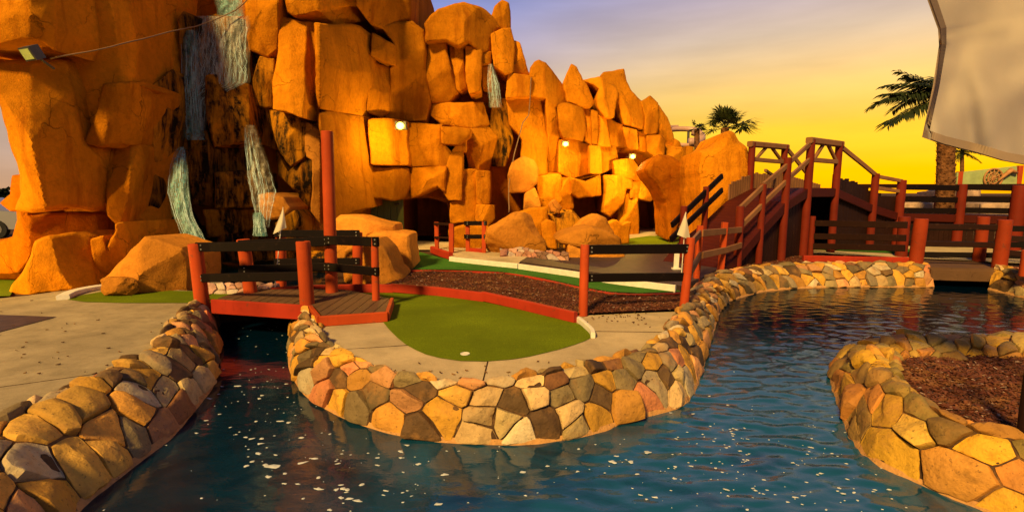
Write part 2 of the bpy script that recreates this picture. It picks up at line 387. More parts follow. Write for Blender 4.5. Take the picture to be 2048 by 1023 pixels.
lc = [(p.lerp(q, .12).x, p.lerp(q, .12).y) for p, q in leftb]
def g2(lst): return [(G(x, y).x, G(x, y).y) for x, y in lst]
left_conc = lc+[(-4.15, 7.3), (-3.9, 7.5)]+g2([(470, 598), (430, 584), (262, 574), (200, 570), (60, 590), (0, 596), (-300, 600), (-900, 700)])+[(-14, 1.0), (-4.1, 1.0)]
sheet('concrete_path', [left_conc], [], 0, M['concrete_old'], thick=.1)
isl_conc = islc+g2([(1368, 622), (1155, 630), (1140, 615), (1000, 590), (880, 575), (750, 567), (640, 576), (560, 590), (590, 612)])+[(-2.75, 6.75)]
sheet('concrete_walk', [isl_conc], [], 0, M['concrete'], thick=.1)
# concrete saw joints
mb = MB()
for a, b in (((976, 722), (964, 771)), ((652, 700), (815, 690)), ((-120, 790), (199, 746)), ((1180, 662), (1345, 664)), ((-60, 640), (-400, 720))):
    p = G(*a, .0005); q = G(*b, .0005); mb.beam(p, q, .012, .003)
tag(link('expansion_joint', mb, M['dirt']), kind='structure')
def turf(name, px, mat, z=.006, sm=True):
    L = [G(x, y) for x, y in px]
    return sheet(name, [[(p.x, p.y) for p in L]], [], z, mat)
turf_px = [(740, 590), (735, 630), (766, 644), (778, 659), (795, 676), (810, 688), (829, 699), (852, 709), (879, 716), (921, 722), (972, 723), (1022, 719), (1055, 714), (1085, 707), (1118, 699), (1148, 690), (1170, 682), (1183, 675), (1178, 665), (1165, 652), (1146, 643), (1105, 630), (1064, 622), (1020, 612), (980, 604), (896, 592), (830, 587), (762, 583), (740, 583), (560, 592), (545, 603), (640, 612)]
turf('putting_turf', turf_px, M['turf'])
turf('fairway_turf', [(135, 599), (165, 590), (200, 584), (262, 580), (330, 581), (420, 583), (560, 586), (560, 600), (470, 606), (400, 606), (250, 606), (170, 604)], M['turf'])
turf('tee_turf', [(-300, 556), (38, 560), (20, 592), (-300, 600)], M['turf'])
far_turf = [(816, 541), (870, 541), (923, 542), (1005, 546), (1088, 559), (1159, 575), (1218, 586), (1277, 589), (1361, 586), (1347, 580), (1218, 563), (1159, 554), (1100, 546), (1036, 535), (960, 528), (901, 522), (862, 512), (823, 501), (800, 505)]
turf('upper_turf', far_turf, M['turf2'], .03)
turf('rough_turf', [(1240, 480), (1300, 472), (1400, 476), (1400, 494), (1300, 492), (1240, 490)], M['turf'], .02)
sheet('asphalt_path', [g2([(1040, 531), (1061, 517), (1160, 515), (1250, 500), (1340, 494), (1420, 505), (1440, 545), (1400, 566), (1360, 583), (1347, 578), (1250, 563), (1159, 549), (1100, 540)])], [], .095, M['mat'], thick=.14)
sheet('pale_landing', [g2([(901, 520), (903, 512), (860, 500), (880, 490), (960, 500), (1060, 512), (1055, 520), (1038, 533), (960, 526)])], [], .09, M['concrete'], thick=.14)
sheet('cave_floor_path', [g2([(810, 482), (900, 484), (960, 500), (880, 500), (823, 500), (790, 500)])], [], .015, M['concrete'])
sheet('back_path', [g2([(1240, 484), (1345, 466), (1380, 470), (1500, 500), (1900, 520), (2300, 540), (2300, 500), (1400, 455), (1260, 455)])], [], .012, M['concrete'])
turf('side_turf', [(1560, 497), (1830, 510), (1830, 500), (1600, 490)], M['turf2'], .03)
sheet('rubber_mat', [g2([(-250, 626), (0, 630), (113, 634), (0, 664), (-300, 740)])], [], .008, M['mat'])
# kerbs
def strip(name, top, w, h, mat, label, cat, z0=0.0, step=None, jag=0.0, group=None):
    pts = smooth_curve(top, .12) if step is None else top
    mb = MB()
    if jag:
        acc = 0; i = 0; n = len(pts); seg = 6
        while i < n-1:
            j = min(n-1, i+seg); a, b = pts[i], pts[j]; d = (b-a).normalized()
            mb.beam(Vector((a.x, a.y, z0+h/2))-d*.01, Vector((b.x, b.y, z0+h/2+jag*((i//seg) % 2)))+d*.015, w, h)
            i = j
    else:
        for a, b in zip(pts[:-1], pts[1:]):
            d = (b-a).normalized(); mb.beam(Vector((a.x, a.y, z0+h/2)), Vector((b.x, b.y, z0+h/2))+d*.004, w, h)
    return tag(link(name, mb, mat, origin=(pts[0].x, pts[0].y, z0)), label, cat, group)
strip('timber_kerb', [G(x, y) for x, y in [(1150, 645), (1105, 633), (1064, 624), (1020, 613), (980, 605), (896, 593), (830, 588), (762, 584), (742, 584), (640, 588), (546, 592)]], .07, .14, M['kerb'], 'red painted timber kerb curving behind the large green with stepped board ends', 'kerb', jag=.012)
strip('timber_kerb', [G(x, y, .03) for x, y in [(816, 543), (870, 543), (923, 544), (1005, 548), (1045, 553), (1088, 561), (1159, 577), (1218, 588), (1277, 591), (1372, 588)]], .06, .13, M['kerb'], 'dark red kerb between the bark mulch bed and the brighter upper green', 'kerb', z0=-.07)
strip('white_kerb', [G(x, y) for x, y in [(1148, 640), (1160, 646), (1174, 658), (1184, 668), (1186, 676)]], .05, .07, M['white'], 'short chipped white kerb at the right corner of the large green', 'kerb')
strip('white_kerb', [G(x, y) for x, y in [(126, 599), (150, 588), (200, 578), (255, 573)]], .16, .07, M['white'], 'curved pale kerb at the left tip of the fairway below the rock', 'kerb')
strip('white_kerb', [G(x, y, 0) for x, y in [(1038, 540), (1100, 549), (1159, 558), (1218, 569), (1350, 586)]], .05, .135, M['white'], 'long white kerb along the dark path above the upper green', 'kerb')
strip('white_kerb', [G(x, y, 0) for x, y in [(900, 524), (960, 531), (1036, 539)]], .06, .13, M['white'], 'chipped white kerb in front of the pale landing by the boulder', 'kerb')
strip('timber_kerb', [G(x, y, 0) for x, y in [(864, 505), (880, 512), (902, 519)]], .1, .18, M['kerb'], 'short thick red timber at the foot of the small cave gates', 'kerb')
strip('white_kerb', [G(x, y, 0) for x, y in [(-300, 552), (0, 552), (42, 550)]], .25, .08, M['white'], 'pale kerb strip at the far left edge behind the rock foot', 'kerb')
strip('timber_kerb', [G(x, y, 0) for x, y in [(1605, 525), (1700, 527), (1815, 529)]], .1, .17, M['kerb'], 'dark red timber kerb above the stone rim left of the thick canal bridge post', 'kerb')
# ------------------------------------------------------------------ rims of set stones
PAL = [(.70, .33, .12), (.72, .34, .05), (.74, .38, .04), (.68, .38, .06), (.70, .26, .10), (.15, .085, .03), (.20, .14, .06), (.26, .19, .08), (.12, .065, .025), (.70, .56, .32), (.55, .40, .16), (.28, .12, .04), (.40, .30, .16), (.72, .48, .2)]
PALW = [3, 4, 4, 2, 1, 3, 3, 3, 2, 2, 2, 1, 2, 2]
PALY = [(.72, .40, .03), (.66, .36, .03), (.68, .28, .05), (.5, .34, .08), (.30, .21, .05), (.72, .44, .07), (.64, .30, .05), (.34, .20, .05)]
def clip(poly, m, n):
    out = []
    for i in range(len(poly)):
        a, b = poly[i], poly[(i+1) % len(poly)]; da = (a-m).dot(n); db = (b-m).dot(n)
        if da <= 0: out.append(a)
        if (da < 0 < db) or (db < 0 < da): out.append(a+(b-a)*(da/(da-db)))
    return out
def rim(name, pairs, crest, cell, seed, label, pal=None, zin=0.0, back=False, grow=None, apron=True, palw=None, zb=WZ, hk=1.0):
    rnd = random.Random(seed)
    A = [p[0] for p in pairs]; B = [p[1] for p in pairs]
    def cr(P, u):
        i = min(len(P)-2, int(u)); t = u-i; p0 = P[max(i-1, 0)]; p1 = P[i]; p2 = P[i+1]; p3 = P[min(i+2, len(P)-1)]
        return .5*((2*p1)+(-p0+p2)*t+(2*p0-5*p1+4*p2-p3)*t*t+(-p0+3*p1-3*p2+p3)*t**3)
    # arc length table of the middle line
    N = (len(pairs)-1)*12; tab = [0.0]; last = None
    for i in range(N+1):
        u = i/12; m = (cr(A, u)*.4+cr(B, u)*.6); m.z = 0
        if last is not None: tab.append(tab[-1]+(m-last).length)
        last = m
    L = tab[-1]
    def uofs(s):
        s = max(0, min(L, s)); lo, hi = 0, N
        while hi-lo > 1:
            md = (lo+hi)//2
            if tab[md] <= s: lo = md
            else: hi = md
        return min(len(pairs)-1.0001, (lo+(s-tab[lo])/max(1e-9, tab[hi]-tab[lo]))/12)
    prof = ([(0, -.05), (.03, .6), (.12, .92), (.3, 1.0), (.5, .80), (.68, .45), (.84, .12), (1.0, -.6)] if not back else
            [(0, -.15), (.02, .4), (.1, .85), (.3, 1.0), (.55, .86), (.75, .5), (.9, .1), (1.0, -.6)])
    zt = zin+crest; zlo = zb
    PR = []
    for k, h in prof:
        if h >= 0: z = (zin-.05)+(zt-zin+.05)*1.0 if h >= 1 else None
        PR.append((k, h))
    def zprof(k, h):
        # h: 1 crest ; 0.. ; negative = base
        top = zt; bot = zlo-.06
        if k < .3: return zin-.04+(top-zin+.04)*max(0, h)
        return bot+(top-bot)*((h+.6)/1.6)
    def S(s, t):    # t in 0..1 along the profile
        u = uofs(s); a = cr(A, u); b = cr(B, u)
        x = t*(len(PR)-1); i = min(len(PR)-2, int(x)); f = x-i
        k = PR[i][0]*(1-f)+PR[i+1][0]*f; z = zprof(*PR[i])*(1-f)+zprof(*PR[i+1])*f
        p = a.lerp(b, k); p.z = z
        w = nz((p.x, p.y, 0), .9, seed)*.03
        p.z += w*(1 if t < .7 else 0); return p
    # profile length (average)
    T = 0; last = S(L/2, 0)
    for i in range(1, 21):
        q = S(L/2, i/20); T += (q-last).length; last = q
    def NRM(s, t):
        e = .02
        du = S(min(L, s+e), t)-S(max(0, s-e), t); dv = S(s, min(1, t+.04))-S(s, max(0, t-.04))
        n = du.cross(dv)
        if n.length < 1e-9: return Vector((0, 0, 1))
        n.normalize()
        c = S(s, .5); inn = cr(A, uofs(s)).lerp(cr(B, uofs(s)), .45); inn.z = zlo-.3
        if n.dot(c-inn) < 0: n = -n
        return n
    mb = MB()
    # mortar body
    ns = int(L/.06); ntv = 18; vs = []; cols = []
    for i in range(ns+1):
        for j in range(ntv+1):
            s = L*i/ns; t = j/ntv; p = S(s, t); n = NRM(s, t); vs.append(p+n*(nz(p, 5, 2)*.008-(.0 if t > .9 else .004)))
    base = mb.add(vs, [])
    for i in range(ns):
        for j in range(ntv):
            c = (.07, .035, .014) if j < ntv-1 else (.52, .27, .09)
            mb.f.append(tuple(base+q for q in (i*(ntv+1)+j, (i+1)*(ntv+1)+j, (i+1)*(ntv+1)+j+1, i*(ntv+1)+j+1))); mb.c.append(c); mb.m.append(0)
    # base lip
    for i in range(ns):
        s0 = L*i/ns; s1 = L*(i+1)/ns
        q = [S(s0, .94)+NRM(s0, .94)*.004, S(s0, .97)+NRM(s0, .97)*.02, S(s0, 1.0)+NRM(s0, 1)*.03, S(s1, .94)+NRM(s1, .94)*.004, S(s1, .97)+NRM(s1, .97)*.02, S(s1, 1.0)+NRM(s1, 1)*.03]
        mb.add(q, [(0, 1, 4, 3), (1, 2, 5, 4)], col=(.56, .29, .09))
    # seeds: staggered rows with jitter; cell size varies along
    seeds = []; tries = 0; area = L*T*.93; want = int(area/(cell*cell*.80))
    while len(seeds) < want and tries < want*60:
        tries += 1; p = Vector((rnd.uniform(0, L), rnd.uniform(0, T*.96)))
        w = (grow or (lambda s: 1.0))(p.x)
        if w < 1 and False: pass
        if all(((p.x-q.x)**2*.75+(p.y-q.y)**2*1.35) > (cell*w*.60)**2 for q in seeds): seeds.append(p)
    for si, p in enumerate(seeds):
        poly = [Vector((0-.01, .0)), Vector((L+.01, .0)), Vector((L+.01, T*.965)), Vector((-.01, T*.965))]
        wob = 1.0
        for q in seeds:
            if q is p or abs(q.x-p.x) > cell*3.5: continue
            poly = clip(poly, (p+q)/2, (q-p).normalized())
            if len(poly) < 3: break
        if len(poly) < 3: continue
        c = sum(poly, Vector((0, 0)))/len(poly)
        rad = sum((v-c).length for v in poly)/len(poly)
        # inset the cell for the joint
        gap = .003+rnd.random()*.004
        ring = []
        for v in resample(poly, .045):
            d = v-c; ln = d.length
            j = 1+nz((v.x*13+si, v.y*13, si), 1, 1)*.11
            ring.append(c+d*max(.3, (ln-gap)/ln)*min(1.0, j))
        # round the corners a little
        k = len(ring); ring = [ring[i]*.84+(ring[i-1]+ring[(i+1) % k])*.08 for i in range(k)]
        H = (.018+rnd.random()**1.4*.058)*hk; tx, ty = rnd.uniform(-.36, .36), rnd.uniform(-.34, .34)
        fd = [(rnd.uniform(-.75, .75), rnd.uniform(-.75, .75), rnd.uniform(.8, 1.3)) for _ in range(3)]
        def hh(v, base):
            d = v-c; h = base*(H+d.x*tx+d.y*ty)
            for (ax, ay, k0) in fd: h = min(h, base*H*k0+(ax*d.x+ay*d.y)*.55)
            return max(h, .004)
        vs = []; levels = [(1.0, 0, -.012), (.992, .66, 0), (.955, .93, 0), (.88, 1.0, 0), (.7, 1.03, 0), (.5, 1.04, 0), (.28, 1.05, 0)]
        for (k1, hb, add) in levels:
            for v in ring:
                q = c+(v-c)*k1; s, t = q.x, min(.999, q.y/T)
                P = S(s, t); n = NRM(s, t); h = add if hb == 0 else hh(q, hb)
                h += nz(P, 16, si)*.006*(hb > 0)+nz(P, 6, si)*.013*(hb > .9)
                vs.append(P+n*h)
        P = S(c.x, min(.999, c.y/T)); vs.append(P+NRM(c.x, min(.999, c.y/T))*hh(c, 1.06))
        k = len(ring); fs = []
        for li in range(len(levels)-1):
            for i in range(k): fs.append((li*k+i, li*k+(i+1) % k, (li+1)*k+(i+1) % k, (li+1)*k+i))
        lb = (len(levels)-1)*k
        for i in range(k): fs.append((lb+i, lb+(i+1) % k, len(vs)-1))
        cc = rnd.choices(pal, k=1)[0] if pal else rnd.choices(PAL, PALW)[0]
        v = rnd.uniform(.62, 1.15); mb.add(vs, fs, col=tuple(x*v for x in cc))
    ob = link(name, mb, M['stone'], origin=tuple(A[0]), smooth=True)
    import bmesh as _b
    bm = _b.new(); bm.from_mesh(ob.data); _b.ops.recalc_face_normals(bm, faces=bm.faces); bm.to_mesh(ob.data); bm.free()
    ob.data.set_sharp_from_angle(angle=R(28))
    tag(ob, label, 'stone wall', 'stone rims along the water')
    if apron:
        mb = MB(); vs = []; n = 60
        for i in range(n+1):
            u = uofs(L*i/n); a = cr(A, u); b = cr(B, u); d = (b-a); d.z = 0; d.normalize()
            vs += [Vector((b.x, b.y, zlo-.03))-d*.05, Vector((b.x, b.y, zlo-.09))+d*.10, Vector((b.x, b.y, zlo-.3))+d*.26, Vector((b.x, b.y, -.95))+d*.35]
        mb.add(vs, [(i*4+j, i*4+4+j, i*4+5+j, i*4+1+j) for i in range(n) for j in range(3)])
        link('underwater_apron', mb, M['apron'], parent=None, smooth=True, origin=tuple(A[0]))
        a = bpy.data.objects[-1] if False else COL.objects[-1]; a.parent = ob; a.location = (0, 0, 0)
    return ob
rim('stone_wall', island, .05, .245, 11, 'long stone rim curving round the island with the large putting green')
rim('stone_wall', leftb, .06, .235, 12, 'stone rim along the left concrete path, from the lower left corner to the footbridge')
rim('stone_wall', planter, .10, .29, 15, 'yellow stone rim round the dark mulch planter at the lower right', pal=PALY, zin=-.06, hk=1.2)
rim('stone_wall', farr, .05, .34, 14, 'short stone rim right of the small canal bridge')
pr = [(G(x, y-5, 0), G(x, y+3, -.02)) for x, y in [(404, 586), (480, 587), (560, 588)]]
pr = [(a, Vector((b.x, b.y-.05, -.02))) for a, b in pr]
rim('stone_wall', pr, .13, .17, 16, 'low row of pale pink stones behind the footbridge in front of the waterfall pool', apron=False, zb=-.02, pal=[(.6, .34, .24), (.5, .25, .16), (.62, .5, .38), (.35, .2, .12)])
pr = [(G(x, y-3, .09), G(x, y+3, .06)) for x, y in [(1000, 512), (1045, 511), (1092, 517), (1137, 520)]]
pr = [(a, Vector((b.x, b.y-.1, .06))) for a, b in pr]
rim('stone_wall', pr, .22, .2, 17, 'low row of upright pink stones beside the large rounded boulder', apron=False, zb=.06, pal=[(.6, .32, .2), (.5, .22, .14), (.62, .48, .36), (.3, .16, .1)])
# ------------------------------------------------------------------ mulch
def mulch(name, poly, z, n, seed, label=None):
    rnd = random.Random(seed); xs = [p[0] for p in poly]; ys = [p[1] for p in poly]
    o = sheet(name, [poly], [], z, M['mulch'], kind='stuff', step=.12, zf=lambda x, y: z+.03*nz((x, y, 0), 2.2, 4)+.012*nz((x, y, 0), 9, 4), origin=(xs[0], ys[0], z))
    mb = MB(); k = 0
    while k < n:
        x = rnd.uniform(min(xs), max(xs)); y = rnd.uniform(min(ys), max(ys))
        if not inside((x, y), poly): continue
        k += 1; L = rnd.uniform(.012, .045); W = L*rnd.uniform(.25, .6); a = rnd.uniform(0, 6.28); ti = rnd.uniform(-.6, .6)
        zz = z+.03*nz((x, y, 0), 2.2, 4)+.012*nz((x, y, 0), 9, 4)+.008
        d = Vector((math.cos(a)*math.cos(ti), math.sin(a)*math.cos(ti), math.sin(ti)))*L/2; s = Vector((-math.sin(a), math.cos(a), rnd.uniform(-.4, .4)))*W/2; c = Vector((x, y, zz)); u = Vector((0, 0, .004))
        r = rnd.random(); col = (.14, .038, .016) if r < .5 else (.16, .055, .025) if r < .8 else (.045, .018, .010) if r < .97 else (.42, .28, .2)
        mb.add([c-d-s, c+d-s*.7, c+d+s, c-d+s*.8, c-d-s+u, c+d-s*.7+u, c+d+s+u, c-d+s*.8+u], [(4, 5, 6, 7), (0, 1, 5, 4), (1, 2, 6, 5), (2, 3, 7, 6), (3, 0, 4, 7)], col=col)
    c = link('bark_chips', mb, M['chips'], origin=(xs[0], ys[0], z)); c.parent = o; c.location = (0, 0, 0); c['kind'] = 'stuff'
    return o
bed = g2([(1152, 633), (1105, 626), (1064, 617), (1020, 606), (980, 598), (896, 587), (830, 581), (762, 577), (800, 560), (812, 541), (870, 545), (923, 546), (1005, 550), (1088, 563), (1159, 579), (1218, 590), (1277, 593), (1376, 590), (1372, 622)])
mulch('mulch', bed, .035, 7000, 1)
strip_in = [(p.lerp(q, .1).x, p.lerp(q, .1).y) for p, q in island[22:]]
mulch('mulch', strip_in+g2([(1830, 520), (1600, 512), (1470, 520), (1400, 560), (1376, 590)]), .03, 3500, 2)
plm = [(p.lerp(q, .1).x, p.lerp(q, .1).y) for p, q in planter]
mulch('mulch', plm, -.06, 9000, 3)
sheet('planter_soil', [plm], [], -.12, M['dirt'], thick=.8)
rnd = random.Random(77); mb = MB()
for _ in range(150):
    k = rnd.random()
    if k < .45: p = G(rnd.gauss(1240, 60), rnd.gauss(634, 8))
    elif k < .8: p = G(rnd.gauss(150, 130), rnd.gauss(680, 55))
    else: p = G(rnd.gauss(950, 130), rnd.gauss(745, 10))
    if not (inside((p.x, p.y), isl_conc) or inside((p.x, p.y), left_conc)): continue
    a = rnd.uniform(0, 6.28); L = rnd.uniform(.006, .02); d = Vector((math.cos(a), math.sin(a), 0))*L; e = Vector((-math.sin(a), math.cos(a), 0))*L*.4; c = Vector((p.x, p.y, .012)); u = Vector((0, 0, .006))
    mb.add([c-d, c+e, c+d+u, c-e, c-d-u, c+e-u, c+d-u, c-e-u], [(0, 1, 2, 3), (0, 4, 5, 1), (1, 5, 6, 2), (2, 6, 7, 3), (3, 7, 4, 0)], col=(.08, .035, .015) if rnd.random() < .7 else (.2, .11, .03))
tag(link('leaf_litter', mb, M['chips']), 'scattered dark bark bits and dry leaves on the concrete', 'leaf litter', kind='stuff')
# ------------------------------------------------------------------ the artificial rock mountain
DK = [(-200, 8.4), (60, 8.8), (200, 9.5), (260, 9.9), (350, 11.2), (430, 11.7), (500, 12.1), (640, 12.4), (740, 14.6), (800, 15.6), (950, 16.4), (1060, 17.4), (1150, 18.3), (1290, 19.8), (1500, 21)]
def D(px):
    for (a, da), (b, db) in zip(DK[:-1], DK[1:]):
        if px <= b: return da+(db-da)*max(0, (px-a))/(b-a)
    return DK[-1][1]
import bmesh
def relief(name, outline, off, mat, parent, seed=0, bevel=.13, thick=None, slope=.28, nf=3, amp=1.0, step=None, dep=None, tilt=(0, 0), lean=.04, jit=1.0, label=None):
    rnd = random.Random(seed*7+5); n = len(outline)
    cxp = sum(p[0] for p in outline)/n; cyp = sum(p[1] for p in outline)/n; Dc = (dep or D(cxp)); k = Dc/F
    P2 = [((x-cxp)*k, -(y-cyp)*k) for x, y in outline]
    xs = [p[0] for p in P2]; ys = [p[1] for p in P2]; W = max(xs)-min(xs); H = max(ys)-min(ys)
    g = step or max(.05, math.sqrt(W*H/1800))
    bevel = min(bevel, min(W, H)*.3)
    rs = resample(P2, g)
    out = []
    for i, p in enumerate(rs):
        v = Vector((nz((p.x+cxp*k, p.y+cyp*k, seed), 1.5), nz((p.x+cxp*k, p.y+cyp*k, seed+9), 1.5)))*.04*jit+Vector((nz((p.x, p.y, seed), 6), nz((p.x, p.y, seed+9), 6)))*.018*jit
        out.append(p+v)
    m = len(out); A0 = sum(out[i-1].x*out[i].y-out[i].x*out[i-1].y for i in range(m)); s0 = 1 if A0 > 0 else -1; grow_ = []
    for i in range(m):
        d = out[(i+1) % m]-out[i-1]; q = Vector((d.y, -d.x))*s0; grow_.append(out[i]+(q.normalized()*.022 if q.length > 1e-9 else q))
    out = grow_
    out = [out[i]*.8+(out[i-1]+out[(i+1) % m])*.1 for i in range(m)]
    O = [(p.x, p.y) for p in out]
    A = sum(O[i-1][0]*O[i][1]-O[i][0]*O[i-1][1] for i in range(m)); sg = 1 if A > 0 else -1
    pts = list(out)
    for fr in (.3, .8):
        for i in range(m):
            d = (out[(i+1) % m]-out[i-1]); nn = Vector((-d.y, d.x))*sg
            if nn.length < 1e-9: continue
            q = out[i]+nn.normalized()*bevel*fr
            if inside(q, O) and edist(q, O) > bevel*fr*.75: pts.append(q)
    y = min(ys)-.05; row = 0
    while y < max(ys)+.05:
        x = min(xs)-.05+(g/2 if row % 2 else 0)
        while x < max(xs)+.05:
            q = (x+rnd.uniform(-.12, .12)*g, y+rnd.uniform(-.12, .12)*g)
            if inside(q, O) and edist(q, O) > max(bevel*1.0, g*.5): pts.append(Vector(q))
            x += g
        y += g*.87; row += 1
    v, e, f, ov, oe, of = delaunay_2d_cdt(pts, [(i, (i+1) % m) for i in range(m)], [], 1, 1e-6)
    planes = []
    for i in range(nf):
        a = rnd.uniform(0, 6.28); s = rnd.uniform(.3, 1)*slope; planes.append((math.cos(a)*s*1.5, math.sin(a)*s*.9, rnd.uniform(.0, .10)*min(W, H)))
    vs = []
    for p in v:
        d = edist(p, O); r = bevel
        drop = 0 if d >= r else r-math.sqrt(max(0, r*r-(r-d)**2))
        h = min([ax*p.x+ay*p.y+c for ax, ay, c in planes]) if planes else 0
        h += tilt[0]*p.x+tilt[1]*p.y
        px = cxp+p.x/k; py = cyp-p.y/k
        dd = (dep if dep else D(px))
        w0 = U(px, py, dd)
        nn = amp*(.05*noise.fractal(w0*.75+Vector((seed, 0, 0)), 1, 2, 3)+.016*nz(w0, 4.5, seed))
        Y = dd-off-h*.9+drop*1.1-nn+max(0, w0.z)*lean
        vs.append(U(px, py, Y))
    mb = MB(); mb.add(vs, [tuple(t) for t in f])
    th = thick if thick is not None else off+.55
    # sides run straight back
    bnd = list(range(m)); ids = {}
    for idx, orig in enumerate(ov):
        for q in orig:
            if q < m: ids[q] = idx
    lp = [ids[i] for i in range(m) if i in ids]
    front = [Vector(vs[i]) for i in lp]; c = sum(front, Vector())/len(front)
    rings = [front]
    for t, s in ((.35, .985), (1.0, .95)):
        rings.append([Vector((c.x+(p.x-c.x)*s, p.y+th*t, c.z+(p.z-c.z)*s)) for p in front])
    b = len(mb.v); q = len(lp)
    mb.v += [tuple(p) for rg in rings[1:] for p in rg]
    idx0 = lp; idx1 = [b+i for i in range(q)]; idx2 = [b+q+i for i in range(q)]
    for A_, B_ in ((idx0, idx1), (idx1, idx2)):
        for i in range(q):
            mb.f.append((A_[i], A_[(i+1) % q], B_[(i+1) % q], B_[i])); mb.c.append((1, 1, 1)); mb.m.append(0)
    mb.f.append(tuple(idx2)); mb.c.append((1, 1, 1)); mb.m.append(0)
    ob = link(name, mb, mat, parent=parent, smooth=True, origin=(c.x, c.y, min(p.z for p in front)))
    bm = bmesh.new(); bm.from_mesh(ob.data); bmesh.ops.recalc_face_normals(bm, faces=bm.faces); bm.to_mesh(ob.data); bm.free()
    ob.data.set_sharp_from_angle(angle=R(22))
    if label: ob['label'] = label
    return ob
mtn = empty('rock_mountain', (0, 15, 0), 'huge orange artificial rock mountain of stacked blocks with waterfalls and caves', 'rock formation')
core = [(-160, -160), (822, -120), (822, 44), (846, 62), (862, 50), (885, 26), (929, 14), (960, 24), (985, 42), (1003, 60), (1018, 62), (1026, 90), (1040, 110), (1055, 150), (1068, 150), (1080, 130), (1103, 160), (1124, 182), (1143, 145), (1160, 172), (1198, 162), (1210, 150), (1244, 146), (1252, 180), (1280, 212), (1300, 202), (1315, 225), (1334, 262), (1340, 300), (1400, 340), (1400, 480), (1343, 474), (1332, 400), (1276, 396), (1276, 478), (1240, 472), (1205, 450), (1202, 392), (1146, 392), (1140, 440), (1000, 480), (900, 484), (897, 404), (855, 394), (803, 398), (803, 486), (640, 530), (560, 500), (430, 508), (330, 545), (180, 575), (60, 560), (-160, 556), (-160, 494), (0, 490), (32, 480), (42, 420), (52, 400), (52, 340), (34, 270), (14, 215), (-20, 160), (-160, 130)]
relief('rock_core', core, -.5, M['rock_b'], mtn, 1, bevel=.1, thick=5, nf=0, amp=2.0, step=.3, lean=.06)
k_, w_, ww = 'rock', 'rock_wet', 'rock_wetter'
